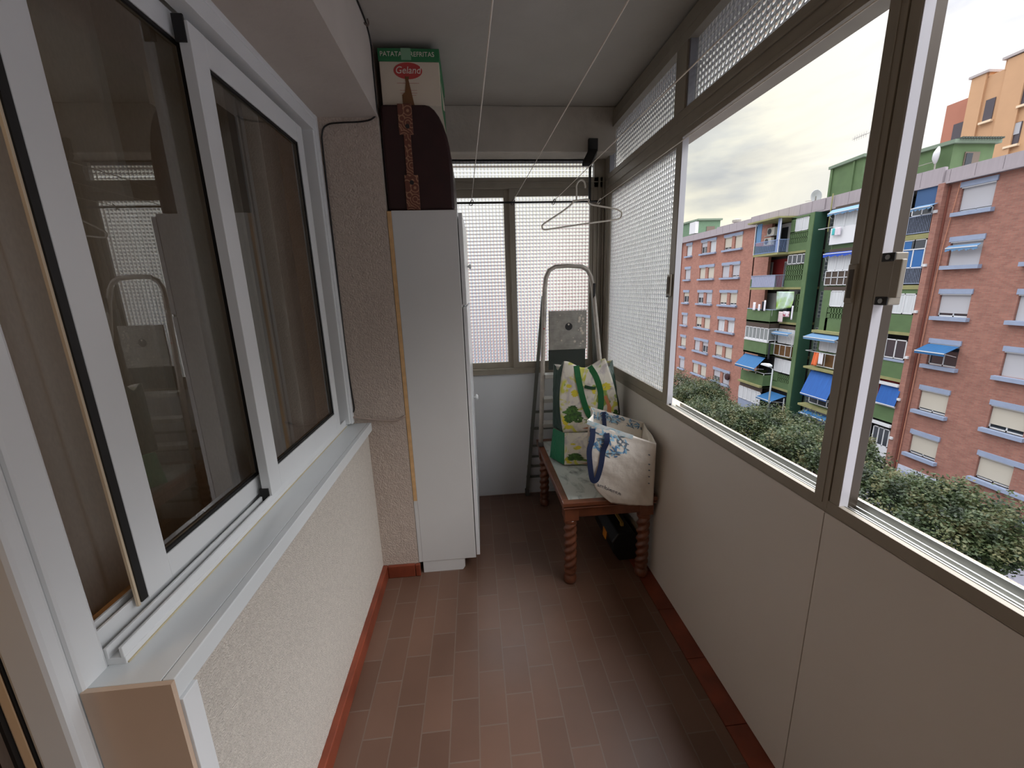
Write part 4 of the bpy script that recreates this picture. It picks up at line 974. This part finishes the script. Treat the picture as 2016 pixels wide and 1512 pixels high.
# ground floor skirt
P_('ground_floor_wall', mat('pale_blue_grey_render', (186,192,206), .85, var=.08), (FX-.06, FX, 2, 13.6, GZ, -9.9), (FX-.06, FX, 17.9, 21.3, GZ, -9.9))
# roof huts
grf = mat('grey_green_roof_edge', (110,126,108), .8)
def hut(yc, y1, x1, z0, z1c, zend, zfar, m, roofm):
    """stair hut: street face x=28 from yc to y1, end face at y=yc from x=28 to x1"""
    b = [(28, yc, z0), (x1, yc, z0), (x1, y1, z0), (28, y1, z0)]; t = [(28, yc, z1c), (x1, yc, zend), (x1, y1, zend), (28, y1, zfar)]
    MB().hexa(b, t).build('roof_hut', m, bd_)
    e_ = .18; q = [(28-e_, yc-e_, z1c), (x1+e_, yc-e_, zend), (x1+e_, y1+e_, zend), (28-e_, y1+e_, zfar)]
    MB().hexa(q, [(a, b_, c+.2) for a, b_, c in q]).build('hut_roof', roofm, bd_)
hut(23.44, 27.6, 30.65, 6.4, 8.85, 8.85, 8.95, green, grf)
mb = MB()
for k in range(16): mb.box(28.1+k*.17, 28.19+k*.17, 23.1, 27.6, 9.04, 9.13)
mb.build('corrugated_sheet', mat('dark_corrugated', (66,74,66), .8), bd_)
o = P_('window', mat('old_window_brown', (104,92,80), .7), (28.8, 29.75, 23.39, 23.44, 7.5, 8.42)); B(28.86, 29.26, 23.36, 23.40, 7.6, 8.34).build('pane', dglass, o)
hut(29.16, 31.75, 30.8, 6.4, 9.8, 9.8, 9.7, green, grf)
P_('hut_rib', green, (27.9, 28, 31.6, 31.8, 6.4, 9.7), (27.9, 28, 29.75, 29.87, 6.4, 9.75))
hut(50.73, 56, 30.8, 6.4, 8.95, 8.95, 9.05, mat('faded_green_render', (96,124,98), .85, var=.1), grf)
B(29.05, 30.1, 50.66, 50.73, 7.6, 8.25).build('window', mat('old_window_brown', (0,0,0)), bd_)
B(27.6, 28.0, 50.7, 52.1, 7.5, 8.85).build('roof_cabinet', wfr, bd_)
MB().lathe((27.5, 42.4, 7.0), [(.25, 0), (.25, .45), (.42, .5), (.42, .72), (.1, .8)], 12).build('chimney_cowl', mat('zinc_cowl', (150,146,138), .6, .3), bd_)
tag(bd_, 'long brick and green-balconied apartment block across the street', 'building')

# small fittings on the block that could be lifted off
def single(name, mb, m, label, cat, group=None, **k): return tag(mb.build(name, m, **k), label, cat, group)
def ac_unit(y, z, x, label, w=.85, h=.6, group='air conditioners on the top balcony'):
    a = E('air_conditioner', (x, y, z)); B(x, x+.3, y-w/2, y+w/2, z, z+h).build('casing', mat('ac_cream_metal', (206,204,192), .6), a, bevel=.02)
    MB().lathe((x-.01, y+.12, z+h/2), [(.23, 0), (.23, .012)], 20, 'X').build('fan_grille', mat('ac_fan_grey', (70,72,74), .6), a)
    return tag(a, label, 'air conditioner', group)
ac_unit(34.2, 5.25, 25.3, 'cream air conditioner, upper of the two on the top balcony')
ac_unit(34.4, 4.45, 25.25, 'cream air conditioner, lower of the two on the top balcony')
B(25.2, 25.7, 33.7, 34.8, 5.19, 5.24).build('shelf', wfr, bd_)
def awning(label, y0, y1, x0, zt, x1, zb, m, val=.18, arms=True, group=None, scallop=False):
    a = E('awning', (x0, (y0+y1)/2, zb))
    mb = MB(); t = .02
    mb.hexa([(x0, y0, zt), (x0, y1, zt), (x1, y1, zb), (x1, y0, zb)], [(x0, y0, zt+t), (x0, y1, zt+t), (x1, y1, zb+t), (x1, y0, zb+t)])
    n = 14
    if val:
        for k in range(n):
            ya, yb = y0+(y1-y0)*k/n, y0+(y1-y0)*(k+1)/n; mb.box(x1-.012, x1+.008, ya, yb, zb-val-(.04*math.sin(k*2.1) if scallop else 0), zb+.01)
    mb.build('canopy', m, a)
    B(x1-.03, x1+.01, y0, y1, zb-.02, zb+.03).build('front_bar', wfr, a)
    if arms:
        for y in (y0+.05, y1-.05): MB().bar((x0, y, zt-.55 if zt-zb < .5 else zb-.1), (x1, y, zb), .025).build('arm', wfr, a)
    return tag(a, label, 'awning', group)
awning('large turquoise-blue awning sloping over the second lowest balcony of the left stack', 32.25, 34.9, 24.65, -4.95, 23.75, -5.85, awb)
awning('blue awning at street level left of the dark green pier', 30.2, 32.0, 25.3, -7.85, 24.0, -8.25, awb, .12)
awning('narrow blue awning over the brown-panelled bay left of the dark green pier', 30.15, 32.0, 25.1, -2.62, 24.75, -2.72, awl, .14)
awning('faded blue awning over the white panelled top bay right of the dark green pier', 25.4, 28.0, 25.1, 6.10, 24.8, 5.86, awl, .12, scallop=True)
awning('bright royal-blue rolled awning on the bay below the white top bay', 25.4, 27.95, 25.1, 3.26, 24.85, 3.18, awd, .18, scallop=True)
awning('blue awning with white front bar above the bay with orange towel', 25.4, 28.1, 25.1, -2.38, 24.3, -2.62, awl, .16)
awning('large ribbed blue awning hanging steeply below the orange towel', 25.4, 27.75, 25.0, -5.15, 24.35, -6.85, awd if False else mat('ribbed_blue_awning', (34,88,160), .8, var=.25, vscale=3, stretch=(1,12,.1)), .10)
awning('small blue awning lowest of the stack right of the dark green pier', 25.4, 27.7, 25.0, -8.2, 24.4, -8.35, awb, .10)
awning('blue awning half lowered over the middle window of the near brick wall', 19.45, 20.98, 25.95, -2.32, 25.15, -2.66, awb, .14)
awning('short faded-blue awning over the second window from the top of the near brick wall', 19.48, 20.95, 25.92, 3.02, 25.75, 2.90, awl, .14, arms=False, scallop=True)
awning('ribbed blue blind hanging over the lowest green balcony beside the brick corner', 21.75, 23.0, 25.7, -5.1, 25.45, -6.32, mat('ribbed_blue_awning', (0,0,0)), 0, arms=False)
awning('pale blue awning below the navy blind at the top beside the brick corner', 21.65, 22.7, 25.6, 5.35, 25.2, 5.22, awl, .12, arms=False, scallop=True)

def cloth(name, y0, y1, zt, zb, x, m, label, cat, skew=0, group=None, sag=0):
    rnd = random.Random(hash(label) % 1000 if False else len(label))
    def f(u, v):
        return (x+.04*math.sin(u*9+len(label)), y0+(y1-y0)*u+skew*(1-v), zb+(zt-zb)*v-sag*math.sin(PI*u)*v)
    return tag(MB().grid(f, 14, 8).build(name, m, smooth=True, solid=.01), label, cat, group)
limes = mat('lime_green_bedsheet', (142,182,66), .85, col2=(196,214,208), vscale=1.1)
wcl = mat('white_laundry', (220,220,226), .9); dcl = mat('dark_laundry', (34,36,44), .9)
lg = 'washing on the left balcony stack'
def sheetf(u, v):
    y = 30.45+1.75*u; zt = .62-.30*0; z_ = -.95+1.55*v; drop = (1-v)*(1-u)*.9
    return (25.05+.10*math.sin(u*14+v*3), y+(1-v)*.15, z_+drop*.35+.25*(1-u)*(v-.5)*0)
tag(MB().grid(sheetf, 24, 12).build('bedsheet', limes, smooth=True, solid=.01), 'big lime-green and white bedsheet hanging beside the green balcony', 'laundry', lg)
cloth('shirt', 33.75, 34.15, -.30, -.98, 24.35, wcl, 'white shirt drying furthest left above the solid green parapet', 'laundry', group=lg)
cloth('shirt', 33.2, 33.45, -.45, -1.0, 24.35, wcl, 'white shirt drying second from the left above the green parapet', 'laundry', group=lg)
cloth('trousers', 32.85, 33.12, -.2, -1.0, 24.42, dcl, 'dark trousers drying above the green parapet', 'laundry', group=lg)
cloth('shirt', 32.5, 32.72, -.10, -.98, 24.35, wcl, 'narrow white shirt drying next to the lime-green sheet', 'laundry', group=lg)
cloth('towel', 32.02, 32.34, -.85, -1.40, 24.6, wcl, 'small white towel hanging just under the lime sheet at its left', 'laundry', group=lg)
cloth('shirt', 31.3, 31.75, -1.0, -1.85, 25.0, mat('pink_white_laundry', (206,190,192), .9, var=.1), 'pale pink shirt hanging lowest below the lime sheet', 'laundry', group=lg)
cloth('shirt', 30.7, 31.3, -.95, -1.4, 25.05, mat('crimson_laundry', (140,30,56), .9, col2=(220,220,226), vscale=4), 'crimson and white shirt hanging below the lime sheet', 'laundry', group=lg)
cloth('shirt', 30.35, 30.55, -.5, -1.6, 25.1, wcl, 'white shirt hanging right of the lime sheet by the pier', 'laundry', group=lg)
cloth('dark_clothes', 31.75, 32.0, -3.6, -5.0, 24.6, dcl, 'dark clothes hanging beside the brown-panelled bay', 'laundry', group=lg)
cloth('towel', 27.35, 27.62, 4.86, 4.42, 24.95, mat('turquoise_towel', (92,190,190), .9), 'turquoise towel on the white top bay', 'laundry')
cloth('towel', 26.9, 27.3, 4.88, 4.36, 24.93, mat('white_pink_towel', (214,206,214), .9), 'white towel beside the turquoise towel on the top bay', 'laundry')
cloth('towel', 27.1, 27.5, -3.72, -4.72, 24.85, mat('orange_towel', (226,116,70), .9), 'orange towel over the rail of the brown-panelled bay', 'laundry', skew=.15)
cloth('towel', 26.7, 27.1, -3.72, -4.55, 24.85, wcl, 'white towel beside the orange towel', 'laundry')
# drying rails
for (x, y0, y1, z, lab) in ((24.6, 26.8, 28.4, 4.92, 'white drying rail under the faded awning of the white top bay'), (24.8, 26.0, 28.3, -3.70, 'white drying rail carrying the orange towel'), (24.7, 30.1, 32.0, -3.62, 'white drying rail in front of the left brown-panelled bay')):
    single('drying_rail', MB().bar((x, y0, z), (x, y1, z), .03).bar((x, y0, z), (x+.5, y0, z), .03).bar((x, y1, z), (x+.5, y1, z), .03), wfr, lab, 'drying rail')
# alarm boxes, cable, satellite dishes, antenna, wall fan
for z, lab in ((4.85, 'small white junction box on the brick corner, topmost'), (2.0, 'small white junction box on the brick corner, second from top'), (-.6, 'small white junction box on the brick corner, third from top'), (-3.3, 'small white junction box on the brick corner, fourth from top'), (-5.9, 'small white junction box on the brick corner, second lowest'), (-8.4, 'small white junction box on the brick corner, lowest')):
    single('junction_box', B(25.54, 25.645, 21.62, 21.78, z, z+.15), wfr, lab, 'junction box', 'junction boxes on the brick corner')
single('cable', MB().tube([(25.93, 21.0, 6.3), (25.93, 21.25, 3), (25.93, 21.32, -2.4), (25.93, 21.35, -8), (25.93, 21.35, -12)], .02, 6), mat('tan_cable', (176,122,96), .7), 'long tan cable running down the near brick corner', 'cable')
dh = E('satellite_dish', (27.5, 23.8, 6.9))
d_ = MB().lathe((0, 0, 0), [(.02, .16), (.25, .12), (.42, .03), (.48, -.02), (.46, -.02), (.25, .09), (.02, .13)], 24, 'Y')
M_ = Matrix.Rotation(.95, 4, 'Z'); d_.v = [tuple(M_ @ Vector(v)+Vector((27.5, 23.85, 8.35))) for v in d_.v]; d_.build('reflector', wfr, dh, smooth=True)
MB().bar((27.5, 23.8, 6.9), (27.5, 23.85, 8.3), .05).bar((27.5, 23.85, 8.05), (27.2, 24.9, 7.95), .03).box(27.1, 27.3, 24.85, 25.0, 7.9, 8.05).build('mast_arm', mat('zinc_cowl', (150,146,138), .6, .3), dh)
tag(dh, 'white satellite dish in front of the near green roof hut', 'satellite dish')
dh = E('satellite_dish', (27.4, 32.4, 6.9))
MB().lathe((27.4, 32.3, 7.9), [(.02, .16), (.25, .12), (.42, .03), (.48, -.02), (.46, -.02), (.25, .09), (.02, .13)], 20, 'Y').build('reflector', wfr, dh, smooth=True)
MB().bar((27.4, 32.3, 6.9), (27.4, 32.3, 7.9), .05).bar((27.4, 32.3, 7.6), (27.3, 33.2, 7.7), .03).build('mast_arm', mat('zinc_cowl', (0,0,0)), dh)
tag(dh, 'satellite dish seen edge-on beside the far green roof hut', 'satellite dish')
an = MB().bar((28.5, 29.5, 10.0), (28.5, 29.5, 11.6), .04).bar((28.5, 29.5, 11.5), (28.5, 30.9, 11.45), .03)
for k in range(6): an.bar((28.3, 29.8+.18*k, 11.5), (28.7, 29.8+.18*k, 11.5), .02).bar((28.5, 29.8+.18*k, 11.3), (28.5, 29.8+.18*k, 11.68), .02)
single('antenna', an, mat('antenna_metal', (176,172,170), .5, .4), 'television antenna above the green roof hut by the window post', 'antenna')
single('wall_fan', MB().lathe((25.8, 39.05, -8.1), [(.05, -.1), (.32, -.05), (.36, .1), (.1, .2)], 16, 'X'), mat('dark_red_fan', (50,22,26), .7), 'round dark ventilator on the brick wall below the lowest shuttered pair', 'ventilator')

# ---- orange tower block behind
tw = E('tower_block', (62, 47, GZ)); om = mat('orange_render', (190,150,114), .85, var=.05, vscale=.6); pm = mat('salmon_render', (168,112,92), .85, var=.06, vscale=.6)
cap = mat('grey_coping', (168,160,158), .8)
TX = 60
def tpart(n_, m, *a): return B(*a).build(n_, m, tw)
tpart('wall', om, TX, TX+14, 28, 49.45, GZ, 23.6); tpart('wall', pm, TX+1.5, TX+14, 49.45, 53.2, GZ, 22.6)
tpart('wall', om, TX-.25, TX, 48.0, 49.45, GZ, 24.0); tpart('wall', om, TX-.25, TX, 44.3, 46.2, GZ, 24.4) 
for y0, y1, zt in ((47.9, 49.55, 23.95), (44.2, 46.5, 24.5), (40.5, 43.2, 24.9), (36, 39, 25.2)): tpart('parapet_wall', om, TX-.05, TX+6, y0, y1, 23.5, zt); tpart('coping', cap, TX-.4, TX+6, y0-.15, y1+.15, zt, zt+.25)
wd2 = mat('tower_window_dark', (74,68,74), .3)
for (y0, y1, z0, z1, sh_, x) in ((46.75, 47.65, 18.75, 21.0, 0, TX), (43.4, 44.3, 19.2, 21.5, 0, TX), (47.1, 48.0, 14.8, 16.9, .7, TX), (43.75, 44.7, 15.3, 17.5, .55, TX), (40.4, 41.3, 16.0, 18.3, .6, TX), (40.0, 42.2, 12.0, 13.9, .3, TX), (50.6, 51.9, 17.9, 20.0, 0, TX+1.5), (46.9, 48.2, 11.0, 12.6, .8, TX), (37, 38, 19.5, 21.8, .3, TX), (37, 38, 15.6, 18, .6, TX), (50.6, 51.9, 14, 16, .5, TX+1.5)):
    o = B(x-.08, x+.02, y0, y1, z0, z1).build('window', wd2, tw); B(x-.35, x, y0-.15, y1+.15, z0-.25, z0-.02).build('sill', mat('cream_sill', (222,200,170), .8), o)
    if sh_: B(x-.14, x-.08, y0+.06, y1-.06, z1-(z1-z0)*sh_, z1-.05).build('shutter', shut2, o)
tag(tw, 'tall orange rendered tower block rising behind the roofs at the upper right', 'building')
# hazy buildings at the far end of the street and beyond the far window
bb_ = mat('distant_blue_grey_render', (120,132,154), .9); pk = mat('distant_pink_brick', (170,128,118), .9)
for (x0, x1, y0, y1, z1, m_, lab) in ((-2.2, .25, 9.5, 12, 1.6, bb_, 'blue-grey building seen blurred through the left pane of the far patterned window'), (-8, 9, 34, 44, .4, pk, 'low pinkish building blurred behind the far patterned window')):
    a = E('background_building', ((x0+x1)/2, y0, GZ)); B(x0, x1, y0, y1, GZ, z1).build('wall', m_, a); B(x0-.2, x1+.2, y0-.2, y1+.2, z1, z1+.25).build('roof', cap, a)
    tag(a, lab, 'building')

# ---- street lamp
lp = E('street_lamp', (22, 27.88, GZ)); lm = mat('grey_lamp_post', (140,146,146), .5, .4)
MB().tube([(22, 27.88, GZ), (22, 27.88, -8), (22, 27.88, -4.95)], [.09, .07, .05], 12).build('post', lm, lp, smooth=True)
MB().bar((22, 27.88, -4.95), (21.9, 28.15, -4.80), .05).build('arm', lm, lp)
MB().prism([(28.0, -4.82), (28.95, -4.80), (28.85, -4.66), (28.3, -4.60), (28.0, -4.68)], 'X', 21.75, 22.05).build('lamp_head', mat('pale_lamp_head', (206,212,214), .5), lp, bevel=.03)
tag(lp, 'tall grey street lamp post rising from the trees in front of the green balconies', 'street lamp')

# ---- street trees
barkm = mat('grey_brown_bark', (84,72,60), .9, var=.3, vscale=12)
leafm = bpy.data.materials.new('plane_tree_leaves'); leafm.use_nodes = True; nt = leafm.node_tree; L = nt.links.new; bs = nt.nodes['Principled BSDF']
tc = node(nt, 'ShaderNodeTexCoord'); n = node(nt, 'ShaderNodeTexNoise'); n.inputs['Scale'].default_value = 1.4; n.inputs['Detail'].default_value = 8; L(tc.outputs['Object'], n.inputs['Vector'])
rp = node(nt, 'ShaderNodeValToRGB'); e = rp.color_ramp.elements; e[0].position = .36; e[0].color = lin((30,42,26)); e[1].position = .66; e[1].color = lin((96,92,58)); x_ = e.new(.5); x_.color = lin((58,74,40))
L(n.outputs['Fac'], rp.inputs[0]); L(rp.outputs[0], bs.inputs['Base Color']); bs.inputs['Roughness'].default_value = .6
tr_ = node(nt, 'ShaderNodeBsdfTranslucent'); L(rp.outputs[0], tr_.inputs[0]); mx_ = node(nt, 'ShaderNodeMixShader'); mx_.inputs[0].default_value = .25; L(bs.outputs[0], mx_.inputs[1]); L(tr_.outputs[0], mx_.inputs[2]); L(mx_.outputs[0], nt.nodes['Material Output'].inputs[0])
def make_tree(seed, R, H, nleaf, loose=0):
    rnd = random.Random(seed); org = Vector((0, 0, 0)); t = MB(); tips = []
    t.tube([(0, 0, 0), (.05, .03, H*.30), (0, .05, H*.52)], [.17, .13, .10], 8)
    for k in range(9):
        a = k*2.4+rnd.uniform(-.3, .3); el = rnd.uniform(.25, 1.0); r_ = R*rnd.uniform(.55, .9)
        p0 = Vector((0, .04, H*(.34+.02*k))); p2 = Vector((math.cos(a)*r_*math.cos(el), math.sin(a)*r_*math.cos(el), H*.58+r_*math.sin(el)*.75)); p1 = p0.lerp(p2, .5)+Vector((0, 0, .25))
        t.tube([p0, p1, p2], [.07, .045, .015], 6); tips.append(p2)
        for q in range(3):
            p3 = p2+Vector((rnd.uniform(-1, 1), rnd.uniform(-1, 1), rnd.uniform(-.3, .7)))*R*.3; t.tube([p1.lerp(p2, .6), p3], [.025, .01], 5); tips.append(p3)
    vs = []; fs = []; cl_ = []
    for k in range(46):
        a = rnd.uniform(0, 2*PI); c_ = rnd.uniform(-.55, 1); rr_ = R*(.62+.22*rnd.random()); s_ = math.sqrt(max(0, 1-c_*c_))
        cl_.append((Vector((math.cos(a)*s_*rr_, math.sin(a)*s_*rr_, H*.66+c_*rr_*.62)), R*rnd.uniform(.22, .38)))
    for tp in tips: cl_.append((tp, R*rnd.uniform(.2, .3)))
    for k in range(nleaf):
        c_, r_ = rnd.choice(cl_); d = Vector((rnd.gauss(0, 1), rnd.gauss(0, 1), rnd.gauss(0, .8))); d = d.normalized()*r_*(rnd.random()**.35)
        if loose and rnd.random() < .35: continue
        p = c_+d; s_ = rnd.uniform(.05, .095); u = Vector((rnd.gauss(0, 1), rnd.gauss(0, 1), rnd.gauss(0, .5))).normalized(); w = u.cross(Vector((rnd.gauss(0, .6), rnd.gauss(0, .6), 1))).normalized()
        b0 = len(vs); vs += [p-u*s_, p-w*s_*.55-u*s_*.1, p+u*s_*.9, p+w*s_*.55-u*s_*.1]; fs.append((b0, b0+1, b0+2, b0+3))
    f = MB().add(vs, fs); return t, f
def plant(proto, name, loc, rot, label, scale=1):
    r = bpy.data.objects.new(name, None); C.objects.link(r); r.location = loc; r.rotation_euler = (0, 0, rot); r.scale = (scale,)*3
    tag(r, label, 'tree', 'street trees')
    for o in proto:
        c = o.copy(); C.objects.link(c); c.parent = r
    return r
protos = []
for seed, R, H, nl, lo in ((1, 2.9, 6.6, 34000, 0), (2, 2.5, 6.0, 30000, 0), (3, 2.2, 6.4, 9000, 1)):
    t, f = make_tree(seed, R, H, nl, lo); pr_ = E('street_tree', (0, 0, 0)); o1 = t.build('trunk', barkm, pr_, smooth=True); o2 = f.build('foliage', leafm, pr_); protos.append((pr_, (o1, o2)))
trees = [
 (0, (17.6, 12.9), .3, 1.0, 'broad green tree seen through the near window opening, right of the post'),
 (1, (18.6, 19.2), 1.9, 1.12, 'dense tree filling the lower right corner of the far opening, left of the post'),
 (0, (18.2, 23.8), 4.1, .98, 'dense tree second from the post, in front of the dark green pier'),
 (1, (17.6, 27.9), 2.2, .98, 'olive-green tree at the foot of the street lamp'),
 (0, (18.6, 32.0), 5.3, .95, 'olive-green tree below the balconies, left of the street lamp'),
 (2, (19.2, 37.8), .9, 1.05, 'sparse tree with bare branches in front of the far brick wall'),
 (1, (13.8, 15.6), 3.3, .80, 'low tree nearest the window, lowest in the first opening'),
 (2, (19.6, 43.5), 2.9, .95, 'thin farthest street tree beside the frosted sash')]
used = set()
for pi, (x, y), rot, s, lab in trees:
    root, kids = protos[pi]
    if pi not in used:
        used.add(pi); root.location = (x, y, GZ+.1); root.rotation_euler = (0, 0, rot); root.scale = (s,)*3; tag(root, lab, 'tree', 'street trees')
    else: plant(kids, 'street_tree', (x, y, GZ+.1), rot, lab, s)
# parked van glimpsed between leaves
vn = E('parked_van', (20.2, 36.5, GZ)); vm = mat('white_car_paint', (214,216,220), .3, coat=.5)
MB().prism([(34.2, GZ+.35), (38.9, GZ+.35), (38.9, GZ+1.9), (36.0, GZ+2.0), (35.2, GZ+1.25), (34.2, GZ+1.05)], 'X', 19.3, 21.1).build('body', vm, vn, bevel=.08)
MB().prism([(35.35, GZ+1.25), (36.9, GZ+1.25), (36.9, GZ+1.82), (36.05, GZ+1.85)], 'X', 19.27, 21.13).build('window', dglass, vn)
for x in (19.4, 21.0):
    for y in (35.1, 38.0): MB().lathe((x, y, GZ+.34), [(.33, -.1), (.33, .1)], 18, 'X').build('wheel', black_rub, vn)
tag(vn, 'white van parked under the far street trees', 'van')

# ---------------------------------------------------------------- world, light, camera
wd_ = bpy.data.worlds.new('sky'); bpy.context.scene.world = wd_; wd_.use_nodes = True; nt = wd_.node_tree; L = nt.links.new
bg = nt.nodes['Background']; tc = node(nt, 'ShaderNodeTexCoord'); sp = node(nt, 'ShaderNodeSeparateXYZ'); L(tc.outputs['Generated'], sp.inputs[0])
# wispy clouds, stretched along the horizon
mp = node(nt, 'ShaderNodeMapping'); mp.inputs['Scale'].default_value = (1.3, 1.3, 4.5); mp.inputs['Rotation'].default_value = (.35, .25, 0); L(tc.outputs['Generated'], mp.inputs[0])
n = node(nt, 'ShaderNodeTexNoise'); n.inputs['Scale'].default_value = 2.6; n.inputs['Detail'].default_value = 8; n.inputs['Distortion'].default_value = .7; L(mp.outputs[0], n.inputs['Vector'])
r = node(nt, 'ShaderNodeValToRGB'); r.color_ramp.elements[0].position = .34; r.color_ramp.elements[0].color = lin((220,222,232)); r.color_ramp.elements[1].position = .56; r.color_ramp.elements[1].color = lin((250,250,252))
L(n.outputs['Fac'], r.inputs[0])
# warm glow low over the far end of the street
dv = node(nt, 'ShaderNodeVectorMath', operation='DOT_PRODUCT'); dv.inputs[1].default_value = Vector((.42, .88, .17)).normalized(); L(tc.outputs['Generated'], dv.inputs[0])
mr = node(nt, 'ShaderNodeMapRange'); mr.inputs['From Min'].default_value = .90; mr.inputs['From Max'].default_value = 1.0; L(dv.outputs['Value'], mr.inputs['Value'])
mx = node(nt, 'ShaderNodeMix', data_type='RGBA', blend_type='MULTIPLY'); L(mr.outputs[0], mx.inputs[0]); L(r.outputs[0], mx.inputs[6]); mx.inputs[7].default_value = (1.0, .955, .74, 1)
# blue-grey cloud patch
dv2 = node(nt, 'ShaderNodeVectorMath', operation='DOT_PRODUCT'); dv2.inputs[1].default_value = Vector(SKYPATCH).normalized(); L(tc.outputs['Generated'], dv2.inputs[0])
n2 = node(nt, 'ShaderNodeTexNoise'); n2.inputs['Scale'].default_value = 7; n2.inputs['Detail'].default_value = 5; L(mp.outputs[0], n2.inputs['Vector'])
ad = node(nt, 'ShaderNodeMath', operation='MULTIPLY_ADD'); L(n2.outputs['Fac'], ad.inputs[0]); ad.inputs[1].default_value = .02; L(dv2.outputs['Value'], ad.inputs[2])
mr2 = node(nt, 'ShaderNodeMapRange'); mr2.inputs['From Min'].default_value = 1.002; mr2.inputs['From Max'].default_value = 1.011; L(ad.outputs[0], mr2.inputs['Value'])
mx2 = node(nt, 'ShaderNodeMix', data_type='RGBA', blend_type='MULTIPLY'); L(mr2.outputs[0], mx2.inputs[0]); L(mx.outputs[2], mx2.inputs[6]); mx2.inputs[7].default_value = (.70, .74, .86, 1)
# overcast brightening towards the zenith, dim below the horizon
st_ = node(nt, 'ShaderNodeValToRGB'); cr = st_.color_ramp; cr.elements[0].position = .0; cr.elements[0].color = (.12,)*3+(1,); cr.elements[1].position = 1; cr.elements[1].color = (1,)*3+(1,)
for p, v in ((.49, .09), (.503, .215), (.685, .215), (.74, .52)):
    q = cr.elements.new(p); q.color = (v, v, v, 1)
h = node(nt, 'ShaderNodeMapRange'); h.inputs['From Min'].default_value = -1; L(sp.outputs[2], h.inputs['Value']); L(h.outputs[0], st_.inputs[0])
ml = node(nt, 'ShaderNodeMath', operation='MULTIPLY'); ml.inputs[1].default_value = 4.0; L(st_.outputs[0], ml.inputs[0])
# extra sky brightness added high across the street, unseen, to light the balcony
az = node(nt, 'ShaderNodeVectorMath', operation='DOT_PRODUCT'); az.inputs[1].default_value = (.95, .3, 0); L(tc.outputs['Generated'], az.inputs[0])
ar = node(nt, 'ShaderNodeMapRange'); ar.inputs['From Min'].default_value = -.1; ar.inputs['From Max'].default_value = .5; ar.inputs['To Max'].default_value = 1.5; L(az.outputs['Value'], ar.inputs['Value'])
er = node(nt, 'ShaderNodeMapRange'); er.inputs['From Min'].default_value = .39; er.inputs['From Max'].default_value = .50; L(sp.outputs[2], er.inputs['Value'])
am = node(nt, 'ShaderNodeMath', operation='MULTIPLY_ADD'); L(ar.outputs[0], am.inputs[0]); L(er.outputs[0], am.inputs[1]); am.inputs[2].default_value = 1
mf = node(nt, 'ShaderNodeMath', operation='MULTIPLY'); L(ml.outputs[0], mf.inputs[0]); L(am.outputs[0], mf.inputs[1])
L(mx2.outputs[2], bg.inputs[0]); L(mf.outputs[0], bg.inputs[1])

def light(name, typ, loc, energy, col, size=.3, rot=(0, 0, 0), sy=None, portal=False):
    l = bpy.data.lights.new(name, typ); l.energy = energy; l.color = col; o = bpy.data.objects.new(name, l); C.objects.link(o); o.location = loc; o.rotation_euler = rot
    if typ == 'AREA':
        l.size = size
        if sy: l.shape = 'RECTANGLE'; l.size_y = sy
        if portal: l.cycles.is_portal = True
    else: l.shadow_soft_size = size
    return o
light('room_lamp', 'POINT', (-2.2, 1.6, 2.15), 2.5, (1, .68, .40), .15)
light('room_lamp', 'POINT', (-1.5, -.5, 2.1), 9, (1, .66, .36), .15)
# sampling portals on the glazed openings (they emit nothing)
light('portal', 'AREA', (XR+.10, .69, 1.62), 1, (1, 1, 1), 4.0, (0, PI/2, 0), None, True).data.size = 1.5
p_ = C.objects[-1] if False else bpy.data.objects['portal']; p_.data.shape = 'RECTANGLE'; p_.data.size = 1.5; p_.data.size_y = 4.0
light('portal', 'AREA', (.2, YF+.10, 1.58), 1, (1, 1, 1), 1.2, (-PI/2, 0, 0), 1.35, True)

cam = bpy.data.cameras.new('camera'); co = bpy.data.objects.new('camera', cam); C.objects.link(co); bpy.context.scene.camera = co
cam.sensor_width = 36; cam.lens = 799.5066*36/2016; cam.clip_start = .01; cam.clip_end = 500
yaw, pit, rol = .0863385, .2300065, .0297635
fw = Vector((math.sin(yaw)*math.cos(pit), math.cos(yaw)*math.cos(pit), -math.sin(pit)))
r0 = Vector((math.cos(yaw), -math.sin(yaw), 0)); d0 = fw.cross(r0)
rt = r0*math.cos(rol)+d0*math.sin(rol); dn = d0*math.cos(rol)-r0*math.sin(rol)
co.matrix_world = Matrix(((rt.x, -dn.x, -fw.x, 0), (rt.y, -dn.y, -fw.y, 0), (rt.z, -dn.z, -fw.z, 1.45), (0, 0, 0, 1)))
sc_ = bpy.context.scene
sc_.view_settings.view_transform = 'Standard'; sc_.view_settings.look = 'None'; sc_.view_settings.gamma = 1; sc_.view_settings.use_curve_mapping = False
sc_.view_settings.exposure = EXPO
sc_.cycles.max_bounces = 12; sc_.cycles.diffuse_bounces = 6; sc_.cycles.transmission_bounces = 10; sc_.cycles.transparent_max_bounces = 16
sc_.cycles.use_denoising = True
sc_.cycles.sample_clamp_indirect = 8
